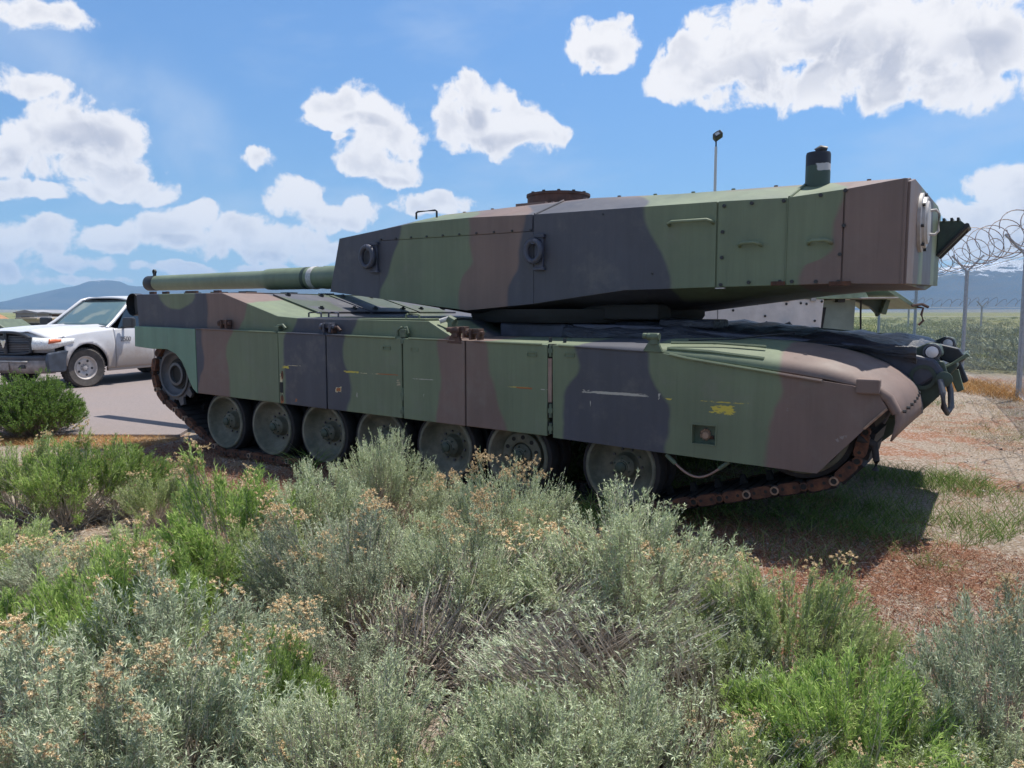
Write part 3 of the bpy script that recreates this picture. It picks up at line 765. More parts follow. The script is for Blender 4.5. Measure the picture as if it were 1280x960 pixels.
for k in range(6): b.bolt(.066 * math.cos(k * PI / 3), .032, .066 * math.sin(k * PI / 3), .008, .014)
hub_me = b.mesh('hub_cap', K['dark_green'], 40)
b = MB()
for k in range(10):
    a = k * PI / 5; b.bolt(.128 * math.cos(a), .118, .128 * math.sin(a), .011, .016)
bolts_me = b.mesh('wheel_bolts', K['dark_steel'], 40)
b = MB(); b.lathe([(.185, .10), (.185, .062), (.175, .056), (.11, .056), (.10, .062), (.10, .10)], (0, 0, 0), 'y', 36)
ring_me = b.mesh('bolt_ring', K['wheel_green'], 40)
b = MB()
for k in range(10):
    a = k * PI / 5; b.lathe([(.018, .0), (.018, -.004), (.0, -.004)], (.146 * math.cos(a), .056, .146 * math.sin(a)), 'y', 10)
holes_me = b.mesh('bolt_hole', K['under_hull'])
WX = [-3.707, -2.965, -2.224, -1.483, -.741, 0.0, .9165]
def wheel(x, z, y, far=False, ring=False, r=1.0):
    w = bpy.data.objects.new('road_wheel', tyre_me); COL.objects.link(w); w.parent = tank
    w.location = (x - TX, y - TY, z); w.rotation_euler = (0, random.uniform(0, 6), PI if far else 0); w.scale = (r, 1, r)
    put('inner_tyre', tyre2, w); put('rim', rim_me, w)
    if not far:
        put('hub_cap', hub_me, w)
        if ring: put('bolt_ring', ring_me, w); put('bolt_hole', holes_me, w)
        else: put('wheel_bolts', bolts_me, w)
    return w
for i, x in enumerate(WX):
    wheel(x, .362, 0.0, ring=(i == 5))
    wheel(x, .362, mir(0.0), far=True)
SPC, IDC = (-4.585, .835), (2.225, .765)
wheel(IDC[0], IDC[1], 0.0, r=1.03); wheel(IDC[0], IDC[1], mir(0.0), far=True, r=1.03)
# sprocket with teeth
b = MB(); poly = []
NT = 11
for k in range(NT):
    a0 = 2 * PI * k / NT
    for da, r in ((-.26, .300), (-.19, .285), (-.14, .305), (-.085, .365), (0.085, .365), (.14, .305), (.19, .285)):
        a = a0 + da * 1.0; poly.append((r * math.cos(a), r * math.sin(a)))
n_ = len(poly); inn = [(.238 * math.cos(math.atan2(q, p)), .238 * math.sin(math.atan2(q, p))) for p, q in poly]
for yy in (.0, .035):
    b.v += [(p, yy, q) for p, q in poly] + [(p, yy, q) for p, q in inn]
for k in range(n_):
    j = (k + 1) % n_
    b.f += [(k, j, j + n_, k + n_), (2 * n_ + k, 3 * n_ + k, 3 * n_ + j, 2 * n_ + j), (k, 2 * n_ + k, 2 * n_ + j, j), (k + n_, j + n_, j + 3 * n_, k + 3 * n_)]
tooth = b.build('sprocket', K['dark_steel'], tank, bevel=.004, loc=(SPC[0] - TX, .0 - TY + .012, SPC[1]))
tooth.rotation_euler = (0, .12, 0)
b = MB(); b.lathe([(.262, .04), (.262, -.020), (.25, -.024), (.235, -.018), (.225, .02), (.19, .05), (.13, .065), (.12, .10), (.0, .10)], (0, 0, 0), 'y', 36)
sp = b.build('sprocket_ring', K['dark_steel'], tooth, smooth=35, loc=(0, 0, 0))
b = MB(); b.lathe([(.13, -.004), (.13, .06), (.10, .062), (.10, -.006)], (0, 0, 0), 'y', 24, closed=True); b.build('hub_ring', K['dark_steel'], tooth, smooth=35, loc=(0, .01, 0))
b = MB(); b.lathe([(.10, .052), (.0, .052)], (0, 0, 0), 'y', 24); b.build('hub_bore', K['under_hull'], tooth, loc=(0, .0, 0))
b = MB(); b.prism(poly, .0, .035); t2 = b.build('sprocket', K['dark_steel'], tank, loc=(SPC[0] - TX, mir(.05) - TY, SPC[1]))
# final drive and suspension arms, in the dark behind the wheels
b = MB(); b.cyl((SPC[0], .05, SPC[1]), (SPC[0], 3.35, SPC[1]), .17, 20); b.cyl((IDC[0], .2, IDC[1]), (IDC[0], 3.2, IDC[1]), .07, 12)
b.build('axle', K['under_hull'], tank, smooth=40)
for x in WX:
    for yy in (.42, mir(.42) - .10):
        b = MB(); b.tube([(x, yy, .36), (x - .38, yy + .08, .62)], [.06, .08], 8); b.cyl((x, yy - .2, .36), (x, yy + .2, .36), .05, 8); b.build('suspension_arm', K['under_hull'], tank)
# --- tracks
def hullpts(circ):
    pts = []
    for cx, cz, r in circ:
        for k in range(180): pts.append((cx + r * math.cos(k * PI / 90), cz + r * math.sin(k * PI / 90)))
    pts = sorted(set(pts))
    def half(P):
        h = []
        for p in P:
            while len(h) > 1 and (h[-1][0] - h[-2][0]) * (p[1] - h[-2][1]) - (h[-1][1] - h[-2][1]) * (p[0] - h[-2][0]) <= 0: h.pop()
            h.append(p)
        return h
    a, c = half(pts), half(pts[::-1]); return a[:-1] + c[:-1]
loop = hullpts([(SPC[0], SPC[1], .345), (-3.707, .362, .362 - .035), (.9165, .362, .362 - .035), (IDC[0], IDC[1], .372)])
loop = np.array(loop + loop[:1]); L = np.r_[0, np.cumsum(np.hypot(*np.diff(loop, axis=0).T))]
NL = int(round(L[-1] / .192)); st = L[-1] / NL
# one shoe: two rubber pads and a guide horn; the end connectors are children
b = MB()
h = st / 2
for cx in (-h / 2, h / 2):
    b.box(cx - .044, cx + .044, .045, .60, -.022, .028); b.box(cx - .040, cx + .040, .06, .58, -.055, -.022); b.box(cx - .036, cx + .036, .05, .59, .028, .036)
b.prism([(-.03, .03), (.03, .03), (.014, .10), (-.014, .10)], .29, .33)
shoe_me = b.mesh('track_shoe', K['rubber'])
def capsule(x0, x1, r, n=7):
    return [(x0 - r * math.sin(PI * k / (n - 1)), r * math.cos(PI * k / (n - 1))) for k in range(n)] + [(x1 + r * math.sin(PI * k / (n - 1)), -r * math.cos(PI * k / (n - 1))) for k in range(n)]
def connector(yo, yi):
    b = MB(); b.prism(capsule(-.042, .042, .038), min(yo, yi), max(yo, yi))
    return b
bc = connector(-.004, .05)
conn_me = bc.mesh('end_connector', K['rust'])
b = MB()
for x in (-.042, .036): b.lathe([(.0115, -.0065), (.0, -.0065)], (x, 0, .002), 'y', 10)
hole_me = b.mesh('pin_hole', K['under_hull'])
b = MB(); b.lathe([(.030, .03), (.030, -.009), (.027, -.012), (.020, -.012), (.019, -.004)], (0, 0, 0), 'y', 16)
ringr_me = b.mesh('pin_ring', K['rust_pale'], 40); ringd_me = b.mesh('pin_ring', K['rust'], 40)
b = MB(); b.lathe([(.019, -.005), (0, -.005)], (0, 0, 0), 'y', 12); ringh_me = b.mesh('pin_bore', K['under_hull'])
for side in (0, 1):
    for i in range(NL):
        s = (i + .5) * st
        x = np.interp(s, L, loop[:, 0]); z = np.interp(s, L, loop[:, 1])
        x1, z1 = np.interp((s + st * .3) % L[-1], L, loop[:, 0]), np.interp((s + st * .3) % L[-1], L, loop[:, 1])
        x0, z0 = np.interp((s - st * .3) % L[-1], L, loop[:, 0]), np.interp((s - st * .3) % L[-1], L, loop[:, 1])
        a = math.atan2(z1 - z0, x1 - x0)
        t = bpy.data.objects.new('track_shoe', shoe_me); COL.objects.link(t); t.parent = tank
        y = -.03 if side == 0 else mir(-.03) - .645
        t.location = (x - TX, y - TY, z); t.rotation_euler = (0, -a, 0)
        if side == 0:
            c = put('end_connector', conn_me, t, (0, 0, 0)); put('pin_hole', hole_me, t, (0, 0, 0))
            if z < 1.0: put('pin_ring', ringr_me if i % 3 == 0 or i % 7 == 2 else ringd_me, t, (st / 2, 0.0, 0)); put('pin_bore', ringh_me, t, (st / 2, 0, 0))
            put('end_connector', conn_me, t, (0, .60, 0))
# under hull darkness: belly
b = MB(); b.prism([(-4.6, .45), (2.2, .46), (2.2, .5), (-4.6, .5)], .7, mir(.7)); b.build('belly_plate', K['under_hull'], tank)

# --- front end between the fenders
b = MB(); b.prism([(2.60, 1.12), (2.86, 1.22), (2.98, 1.20), (3.02, 1.08), (2.96, .96), (2.87, .86), (2.72, .78), (2.55, .80)], .68, .74)
lug = b.build('tow_lug_plate', K['dark_green'], tank, bevel=.01)
b = MB(); b.lathe([(.085, .0), (.085, -.03), (.06, -.03), (.06, .0)], (2.86, .68, 1.09), 'y', 20, closed=True); b.build('lug_eye', K['dark_green'], lug, smooth=40)
b = MB(); b.lathe([(.06, -.012), (0, -.012)], (2.86, .68, 1.09), 'y', 20); b.build('eye_hole', K['under_hull'], lug)
b = MB(); b.prism([(2.55, 1.10), (2.93, 1.14), (3.05, 1.20), (3.06, 1.165), (2.84, .82), (2.52, .52), (2.3, .5)], .74, mir(.74)); b.build('lower_front_plate', K['dark_green'], tank, bevel=.01)
b = MB(); b.cyl((2.99, .62, 1.085), (2.99, .74, 1.085), .04, 16); b.lathe([(.052, .62), (.052, .60), (.03, .59), (0, .59)], (2.99, 0, 1.085), 'y', 16); tp = b.build('tow_pin', K['dark_green'], tank, smooth=40)
b = MB()
b.tube([(2.97, .60, 1.08), (2.99, .56, 1.0), (3.0, .57, .90), (3.02, .60, .86), (3.04, .63, .90), (3.03, .66, 1.0), (3.01, .68, 1.07)], .02, 8); b.build('shackle', K['dark_steel'], tank, smooth=60)
def headlight_pod(y, parent=tank):
    b = MB(); b.prism([(2.72, 1.235), (2.79, 1.28), (2.88, 1.325), (2.95, 1.31), (2.97, 1.24), (2.92, 1.20), (2.76, 1.215)], y - .07, y + .10)
    h = b.build('headlight_guard', K['dark_green'], parent, bevel=.015)
    b = MB(); b.lathe([(.058, .0), (.058, -.03), (.046, -.036), (.042, -.01), (.0, -.006)], (2.905, y - .07, 1.262), 'y', 20); l = b.build('headlight', K['dark_steel'], tank, smooth=40)
    b = MB(); b.lathe([(.040, -.034), (.03, -.040), (0, -.043)], (2.905, y - .07, 1.262), 'y', 20); b.build('lens', MATS['lens'] if 'lens' in MATS else K['hatch_grey'], l, smooth=60)
plain('lens', (0.62, 0.6, 0.6), 0.2, var=.1)
headlight_pod(.80); headlight_pod(mir(.95))
b = MB(); b.prism([(2.92, 1.31), (3.05, 1.28), (3.10, 1.21), (3.04, 1.16), (2.94, 1.20)], .95, 1.08); b.prism([(3.00, 1.24), (3.04, 1.24), (3.12, 1.05), (3.085, 1.03)], 1.0, 1.06); b.build('guard_brace', K['dark_metal'], tank, bevel=.01)
b = MB(); b.prism([(2.97, 1.14), (3.0, 1.17), (3.11, 1.26), (3.13, 1.24)], .72, .80); b.prism([(3.0, 1.12), (3.06, 1.14), (3.10, 1.0), (3.06, .98)], .85, .90); b.build('front_bracket', K['olive_mid'], tank, bevel=.004)
b = MB(); b.tube([(2.56, -.02, .74), (2.66, 0.0, .70), (2.675, 0, .60), (2.672, 0, .535)], [.03, .026, .02, .022], 8); b.build('rubber_stop', K['rubber'], tank, smooth=50)
# tarpaulin thrown over the front deck
b = MB(); rows = []
for i in range(36):
    x = 0.10 + i * (2.72 / 35); row = []
    for j in range(15):
        t = j / 14.0; y = .545 + t * 1.95
        zc = float(np.interp(x, [.1, .8, 1.2, 1.6, 2.2, 2.6, 2.85], [1.445, 1.43, 1.405, 1.372, 1.335, 1.295, 1.24]))
        w = .018 * math.sin(x * 5.1 + y * 3) + .012 * math.sin(x * 11.7 - y * 7) + .008 * math.sin(x * 23 + j)
        z = zc + w + .016
        if j == 0: z = max(1.30, zc - .15)
        if j == 1: z = zc - .055 + w; y = .585
        row.append((x, y, z))
    rows.append(row)
b.grid(rows); tp = b.build('deck_tarpaulin', K['dark_tarp'], tank, smooth=60, solid=.008)
# lumps on the turret ring side: clutter under the tarpaulin
b = MB(); b.box(.92, 1.38, .70, 1.1, 1.40, 1.475); b.build('tool_box', K['dark_tarp'], tank, bevel=.02)
# sunlit far deck edge: its brightness put into an added lighter tube
b = MB(); b.tube([(1.3, 2.5, 1.412), (1.9, 2.5, 1.37), (2.5, 2.45, 1.32), (2.9, 2.4, 1.235)], .012, 6); b.build('sunlit_deck_edge', K['olive_mid'], tank)
b = MB(); b.tube([(1.60, .30, 1.333), (1.85, .42, 1.365), (2.02, .58, 1.38)], .008, 5); b.tube([(1.35, .22, 1.328), (1.6, .30, 1.336)], .006, 5); b.build('deck_strap', K['dark_metal'], tank)
# ------------------------------------------------------------------ the turret
TS = 0.5
top = [(-2.467, 2.283), (-1.505, 2.378), (-.848, 2.388), (-.154, 2.371), (1.441, 2.360), (1.964, 2.349), (2.351, 2.378), (2.719, 2.420)]
bot = [(-2.62, 1.742), (-.872, 1.550), (-.152, 1.606), (.700, 1.709), (1.456, 1.722), (2.344, 1.732), (2.724, 1.721)]
def iz(P, x): return float(np.interp(x, [p[0] for p in P], [p[1] for p in P]))
roof = [(-2.45, 2.300), (-1.75, 2.435), (-1.40, 2.490), (-.6, 2.512), (.19, 2.530), (1.0, 2.502), (1.97, 2.492), (2.62, 2.478), (2.705, 2.47)]
NB = [(-2.62, 1.76), (-2.2, 1.66), (-.872, 1.47), (.2, 1.47), (onY(880, 383, 2.0)[0] + .3, onY(880, 383, 2.0)[2]), (onY(1060, 364, 2.3)[0] + .15, onY(1060, 364, 2.3)[2]), (2.72, 1.722)]
xs = sorted(set([p[0] for p in top[1:-1]] + [p[0] for p in bot[1:-1]] + [p[0] for p in roof[1:-1]] + [.9]))
b = MB(); rings = []
IN = .012
def section(xt, xb, zt, zb, zr, zn, yr):
    y0 = TS + IN
    return [(xb, y0, zb), (xt, y0, zt - .003), (xt, yr, zr), (xt, mir(yr), zr), (xt, mir(y0), zt - .003), (xb, mir(y0), zb + .05 * min(1, max(0, (xb - .5) / 2))), (xb, mir(1.05), zn), (xb, 1.05, zn)]
rings.append(section(-2.46, -2.60, 2.275, 1.745, 2.292, 1.75, .62))
for x in xs:
    if x < -2.3: continue
    yr = .9 if -1.3 < x < 2.3 else (.9 - (abs(x + 1.3)) * .2 if x <= -1.3 else .9)
    rings.append(section(x, x, iz(top, x), iz(bot, x), iz(roof, x), iz(NB, x), yr))
rings.append(section(2.715, 2.720, 2.417, 1.722, 2.462, 1.725, .80))
for r in rings: b.v += [tuple(map(float, p)) for p in r]
n = 8
for i in range(len(rings) - 1):
    for k in range(n):
        b.f.append((i * n + k, i * n + (k + 1) % n, (i + 1) * n + (k + 1) % n, (i + 1) * n + k))
b.f.append(tuple(range(n))); b.f.append(tuple(range((len(rings) - 1) * n, len(rings) * n)))
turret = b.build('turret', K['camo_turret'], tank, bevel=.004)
# rear plate: slightly skewed flat plate a little proud
b = MB(); yn, yf = TS + .02, mir(TS) - .02
b.add([(2.722, yn, 1.722), (2.722, yn, 2.40), (2.722, .80, 2.452), (2.730, 2.60, 2.47), (2.735, yf, 2.42), (2.735, yf, 1.775),
       (2.745, yn, 1.722), (2.745, yn, 2.40), (2.745, .80, 2.452), (2.760, 2.60, 2.47), (2.768, yf, 2.42), (2.768, yf, 1.775)],
      [(0, 1, 2, 3, 4, 5), (11, 10, 9, 8, 7, 6)] + [(i, (i + 1) % 6, (i + 1) % 6 + 6, i + 6) for i in range(6)])
rp = b.build('rear_plate', K['camo_turret'], turret, bevel=.005)
def tpanel(x0, x1, ztop=None, zlow=None, proud=0.0, name='side_panel'):
    T = [x0] + [p[0] for p in top if x0 < p[0] < x1] + [x1]
    Bt = [x0] + [p[0] for p in bot if x0 < p[0] < x1] + [x1]
    zt = (lambda x: iz(top, x) if ztop is None else ztop(x)); zb = (lambda x: iz(bot, x) if zlow is None else zlow(x))
    poly = [(x, zb(x)) for x in Bt] + [(x, zt(x)) for x in T[::-1]]
    b = MB(); b.prism(poly, TS - proud, TS + .011)
    return b.build(name, K['camo_turret'], turret, bevel=.003)
seamz = lambda x: 2.255 + (x + 2.1) * (-.004)
sA = onY(475, 301, TS); sB = onY(665, 289, TS)
seam = lambda x: float(np.interp(x, [sA[0], sB[0]], [sA[2], sB[2]]))
# front module: nose plate, lower plate and the bolted cover strip above it
b = MB(); b.prism([(-2.61, 1.744), (-2.464, 2.281), (sA[0] - .01, iz(top, sA[0] - .01)), (sA[0] - .01, iz(bot, sA[0] - .01))], TS, TS + .011)
b.build('side_panel', K['camo_turret'], turret, bevel=.002)
tpanel(sA[0] - .0085, -.1535, ztop=lambda x: seam(x) - .004)
cs = tpanel(sA[0] - .0085, -.165, zlow=lambda x: seam(x), proud=.004, name='cover_strip')
tpanel(-.150, 1.448, proud=.001)
tpanel(1.462, 1.958, proud=.004); tpanel(1.968, 2.336, proud=.006); tpanel(2.346, 2.715, proud=.002)
bolts([(x, TS - .004, seam(x) + .012) for x in [sA[0] + .02 + k * (sB[0] - sA[0] - .03) / 9 for k in range(10)]], .010, .010, parent=cs)
# bolts round the rear panels
bolts([onY(u, v, TS - .004) for (u, v) in ((905.5, 257.5), (903.5, 290), (902.5, 322), (901, 356), (936, 353), (940, 254), (980, 251), (975, 352), (990, 352), (1026, 244), (1020, 352), (1055, 282), (1050, 318), (1048, 352), (1057, 238))], .014, .014, parent=turret)
bolts([onY(u, v, TS) for (u, v) in ((754, 268), (815, 342))], .008, .008, parent=turret)
for u, w in ((973, .05), (1050, .07)):
    b = MB(); p = onY(u, 353.5, TS); b.box(p[0] - w, p[0] + w, TS - .022, TS - .004, p[2] - .02, p[2] + .01)
    b.build('rusty_clip', K['rust'], turret, bevel=.003)
b = MB(); p = onY(898, 359, TS); b.box(p[0] - .02, p[0] + .05, TS - .02, TS + .01, p[2] - .012, p[2] - .004); b.build('seam_tab', K['hatch_grey'], turret)
# vertical weld on the rear panels' joint
b = MB(); b.tube([(1.963, TS - .004, 1.74), (1.963, TS - .004, 2.34)], .006, 5); b.build('weld_bead', K['camo_turret'], turret)
b = MB(); b.tube([(2.716, TS + .002, 1.725), (2.716, TS + .002, 2.415)], .012, 8); b.build('corner_bead', K['camo_turret'], turret, smooth=60)
# grab rails
def rail(u0, u1, v, m='camo_turret'):
    a, c = onY(u0, v, TS), onY(u1, v, TS); z = (a[2] + c[2]) / 2
    b = MB(); b.tube([(a[0], TS, z - .02), (a[0] + .005, TS - .045, z - .012), (a[0] + .035, TS - .06, z), (c[0] - .035, TS - .06, z), (c[0] - .005, TS - .045, z - .012), (c[0], TS, z - .02)], .013, 8)
    return b.build('grab_rail', K[m], turret, smooth=50)
rail(837, 892, 277); rail(925, 952, 304); rail(1011, 1040, 301)
# lifting rings on bracket plates
def lifting_ring(uc, vtop, vbot, uring, vring, r):
    a, c = onY(uc, vtop, TS), onY(uc, vbot, TS); x = a[0]
    b = MB(); b.box(x - .035, x + .045, TS - .03, TS - .003, c[2], a[2]); b.box(x - .045, x + .06, TS - .042, TS - .003, a[2] - .03, a[2] + .0); b.box(x - .045, x + .06, TS - .042, TS - .003, c[2], c[2] + .025)
    br = b.build('ring_bracket', K['blue_black'], turret, bevel=.004)
    q = onY(uring, vring, TS - .05)
    pts = [(q[0] + r * math.cos(t), TS - .055 - .01 * math.cos(t), q[2] + r * 1.12 * math.sin(t)) for t in np.linspace(0, 2 * PI, 25)[:-1]]
    b = MB(); b.tube(pts, .026, 10, closed=True); b.box(x - .05, x + .02, TS - .075, TS - .02, q[2] + .06, q[2] + .10)
    b.build('lifting_ring', K['blue_black'], turret, smooth=60)
lifting_ring(469, 303, 341, 459, 321, .088); lifting_ring(675, 293, 338, 667, 314, .078)
# roof: handle, strips, drum and exhaust
staple(-1.55, -1.30, .62, 2.43, .07, r=.010, m='dark_metal')
b = MB(); b.box(-.62, -.30, .95, 1.0, 2.512, 2.545); b.build('roof_ledge', K['camo_turret'], turret)
cx, cy = -.47, 1.5
b = MB(); b.lathe([(.305, 2.50), (.305, 2.655), (.315, 2.66), (.315, 2.683), (.25, 2.686), (0, 2.686)], (cx, cy, 0), 'z', 40); cup = b.build('commander_drum', K['rust_brown'], turret, smooth=40)
bolts([(cx + .285 * math.cos(k * PI / 6), cy + .285 * math.sin(k * PI / 6), 2.684) for k in range(12)], .016, .014, 'z', 1, parent=turret)
b = MB(); b.lathe([(.088, 2.46), (.088, 2.700), (.083, 2.716), (.05, 2.722), (0, 2.722)], (2.08, .9, 0), 'z', 28); ex = b.build('exhaust_stack', K['exhaust_paint'], turret, smooth=40)
b = MB(); b.tube([(2.07, .88, 2.72), (2.10, .88, 2.745), (2.13, .90, 2.73)], [.03, .022, .03], 8); b.build('stack_cap', K['dark_metal'], turret, smooth=50)
b = MB(); b.tube([(1.97, .51, 2.352), (2.0, .9, 2.497)], .010, 6); b.tube([(-.15, .51, 2.373), (-.08, .9, 2.53)], .010, 6); b.build('roof_seam', K['camo_turret'], turret)
bolts([(x, .93, iz(roof, x) - .002) for x in np.arange(-1.2, 2.6, .33)], .016, .016, 'z', 1, 'camo_turret', turret)
# rear round hatch and its handle
b = MB(); c = (2.745, 1.20, 2.19)
b.lathe([(.215, .0), (.215, .025), (.20, .032), (.19, .03), (.185, .05), (.175, .055), (.16, .05), (.15, .065), (.0, .07)], c, 'x', 36)
hat = b.build('rear_hatch', K['hatch_grey'], turret, smooth=35)
b = MB(); b.tube([(2.80, 1.26, 2.28), (2.845, 1.27, 2.285), (2.865, 1.28, 2.26), (2.865, 1.28, 2.13), (2.845, 1.27, 2.105), (2.80, 1.26, 2.11)], .010, 8); b.build('hatch_handle', K['hatch_grey'], turret, smooth=50)
bolts([(2.775, 1.20 + .2 * math.cos(k * PI / 4 + .2), 2.19 + .2 * math.sin(k * PI / 4 + .2)) for k in range(8)], .012, .02, 'x', 1, parent=turret)
# triangular shelf bracket on the far edge
b = MB(); b.prism([(2.765, 2.34), (2.94, 2.335), (2.995, 2.285), (2.93, 2.215), (2.765, 2.03)], 2.62, 2.90)
b.build('shelf_bracket', K['dark_green'], turret, bevel=.008)
b = MB()
for yy in (2.60, 2.92): b.tube([(2.77, yy, 2.03), (2.99, yy, 2.28)], .018, 6)
b.tube([(2.99, 2.58, 2.285), (2.99, 2.94, 2.285)], .022, 8)
for xx in (2.80, 2.86, 2.91): b.box(xx, xx + .02, 2.60, 2.92, 2.335, 2.36)
b.build('bracket_ribs', K['dark_metal'], turret)
# turret ring
b = MB(); b.lathe([(1.12, 1.44), (1.16, 1.50), (1.16, 1.56)], (-.25, TY, 0), 'z', 48); b.build('turret_ring', K['under_hull'], tank, smooth=40)
b = MB(); b.box(.2, .9, .75, 1.05, 1.47, 1.60); b.build('ring_guard', K['under_hull'], tank, bevel=.02)
# gun
def gun_lathe(prof, name, m, smooth=35):
    b = MB(); b.lathe(prof, (0, TY, GZ), 'x', 36); return b.build(name, K[m], gun_root, smooth=smooth)
GZ = 1.965
b = MB(); b.lathe([(.108, -7.44), (.108, -7.40), (.112, -7.36), (.118, -5.02), (.136, -4.97), (.140, -4.9), (.140, -4.10)], (0, TY, GZ), 'x', 36)
gun_root = b.build('gun_barrel', K['barrel_green'], tank, smooth=35)
gun_lathe([(.0, -7.55), (.052, -7.55), (.058, -7.66), (.10, -7.66), (.112, -7.64), (.112, -7.46), (.10, -7.44), (.095, -7.44)], 'muzzle', 'dark_metal')
gun_lathe([(.141, -4.13), (.145, -4.11), (.145, -4.06), (.141, -4.04)], 'seal_ring', 'white_seal')
gun_lathe([(.138, -4.05), (.138, -3.92), (.145, -3.90), (.145, -2.45)], 'gun_sleeve', 'barrel_green')
gun_lathe([(.1425, -4.24), (.1425, -4.18)], 'seal_band', 'dark_green')
b = MB(); b.lathe([(.036, -.015), (.036, .015), (.022, .015), (.022, -.015)], (-7.50, TY, GZ + .17), 'y', 16, closed=True); b.box(-7.52, -7.48, TY - .015, TY + .015, GZ + .09, GZ + .14)
b.build('muzzle_sight', K['dark_metal'], gun_root)
b = MB(); b.box(-2.95, -2.40, 1.25, 2.15, 1.80, 2.15); b.build('mantlet', K['camo_turret'], tank, bevel=.03)
# ------------------------------------------------------------------ ground, lot, far country
def sinh_axis(c, n, ext, k):
    t = np.linspace(-1, 1, n); return c + ext * np.sinh(k * t) / math.sinh(k)
gx = sinh_axis(0.0, 190, 9000, 9.5); gy = sinh_axis(0.0, 190, 9000, 9.5)
LOT = [(-5.35, 0.55), (-6.4, -0.1), (-8.5, -1.6), (-14, -5.2), (-26, -9), (-34, 6), (-22, 15), (-10.6, 6.4), (-8.2, 3.6)]
def inside(poly, X, Y):
    r = np.zeros(X.shape, bool); n = len(poly)
    for i in range(n):
        x0, y0 = poly[i]; x1, y1 = poly[(i + 1) % n]
        c = ((y0 > Y) != (y1 > Y)) & (X < (x1 - x0) * (Y - y0) / (y1 - y0 + 1e-12) + x0)
        r ^= c
    return r
def vnoise(x, y, s, seed=0):
    """smooth value noise"""
    r = np.random.default_rng(seed + 100); T = r.random((256, 256))
    u, v = x * s, y * s; i, j = np.floor(u).astype(int), np.floor(v).astype(int)
    a, b = u - i, v - j; a = a * a * (3 - 2 * a); b = b * b * (3 - 2 * b)
    g_ = lambda p, q: T[p % 256, q % 256]
    return (g_(i, j) * (1 - a) + g_(i + 1, j) * a) * (1 - b) + (g_(i, j + 1) * (1 - a) + g_(i + 1, j + 1) * a) * b
GX, GY = np.meshgrid(gx, gy)
rr = np.hypot(GX, GY)
GZ_ = (vnoise(GX, GY, 1.1, 1) - .5) * .05 * np.clip((rr - 5) / 5, 0, 1) * np.clip(1 - (rr - 30) / 60, 0, 1)
GZ_ -= .03
V = np.stack([GX, GY, GZ_], -1).reshape(-1, 3); n = 190
i, j = np.meshgrid(np.arange(n - 1), np.arange(n - 1)); q = (j * n + i).ravel()
Fq = np.stack([q, q + 1, q + n + 1, q + n], 1)
def groundf(g):
    P = g.obj(); x, y, z = g.xyz(P)
    n1 = g.noise(P, 0.55, 4, 0.6); n2 = g.noise(P, 3.0, 6, 0.7); n3 = g.noise(P, 34, 5, 0.75); n4 = g.noise(P, 0.02, 5, 0.6)
    dirt = g.ramp(n3, [(0.28, (0.10, 0.075, 0.055)), (0.48, (0.235, 0.185, 0.14)), (0.60, (0.32, 0.27, 0.22)), (0.74, (0.43, 0.39, 0.34))])
    red = g.ramp(n3, [(0.30, (0.10, 0.038, 0.022)), (0.5, (0.23, 0.115, 0.070)), (0.7, (0.38, 0.26, 0.18))])
    col = g.mix(g.ss(n1 + (n2 - .5) * .7, 0.49, 0.63), dirt, red)
    # pebbly grit
    vc = g.vor(P, 55, 'F1', 1)
    vr, vg, vb = g.xyz(vc)
    col = g.mix(g.ss(vr, .80, .84) * .5, col, (0.46, 0.43, 0.40))
    # open sage plain farther off
    d = g.vm('LENGTH', g.vm('SUBTRACT', P, tuple(CAM)))
    plainc = g.mix(g.ss(n4 + (g.noise(P, .15, 4) - .5) * .6, .42, .58), (0.155, 0.175, 0.085), (0.235, 0.225, 0.105))
    plainc = g.mix(g.ss(g.noise(P, 1.2, 5, .7), .45, .6) * .5, plainc, (0.10, 0.13, 0.08))
    f = g.ss(y + x * .0 + (n2 - .5) * 3, 16.5, 19.5)
    col = g.mix(g.m('MAXIMUM', f, g.ss(d, 30, 45)), col, plainc)
    return dict(color=col, rough=.95, bump=g.bump(n3 + vr * .2, 0.8, 0.02))
mat('dry_ground', groundf, 0.95, spec=0.15)
gr = put('ground', npmesh('ground', V, Fq, MATS['dry_ground'])); gr['kind'] = 'structure'
def lotf(g):
    P = g.obj(); n = g.noise(P, 1.2, 6, 0.65); f = g.noise(P, 70, 4, 0.8)
    col = g.mix(g.ss(f, .35, .68), (0.17, 0.146, 0.140), (0.28, 0.24, 0.232))
    col = g.mix(g.ss(n, .45, .75) * .4, col, (0.25, 0.20, 0.18))
    return dict(color=col, rough=.9, bump=g.bump(f, .35, .006))
mat('lot_paving', lotf, spec=0.2)
b = MB(); b.prism([(x, y) for x, y in LOT], -0.2, 0.006, 'z'); lot = b.build('gravel_lot', K['lot_paving']); lot['kind'] = 'structure'
# pale gravel margin and low orange bank beyond the lot
plain('margin_gravel', (0.34, 0.30, 0.27), .95, var=.3, scale=9, spec=.15)
b = MB(); b.prism([(-10.4, 6.6), (-21.8, 15.3), (-60, 8), (-62, 14), (-24, 24), (-8.5, 8.5)], -0.2, 0.002, 'z'); o = b.build('gravel_margin', K['margin_gravel']); o['kind'] = 'structure'

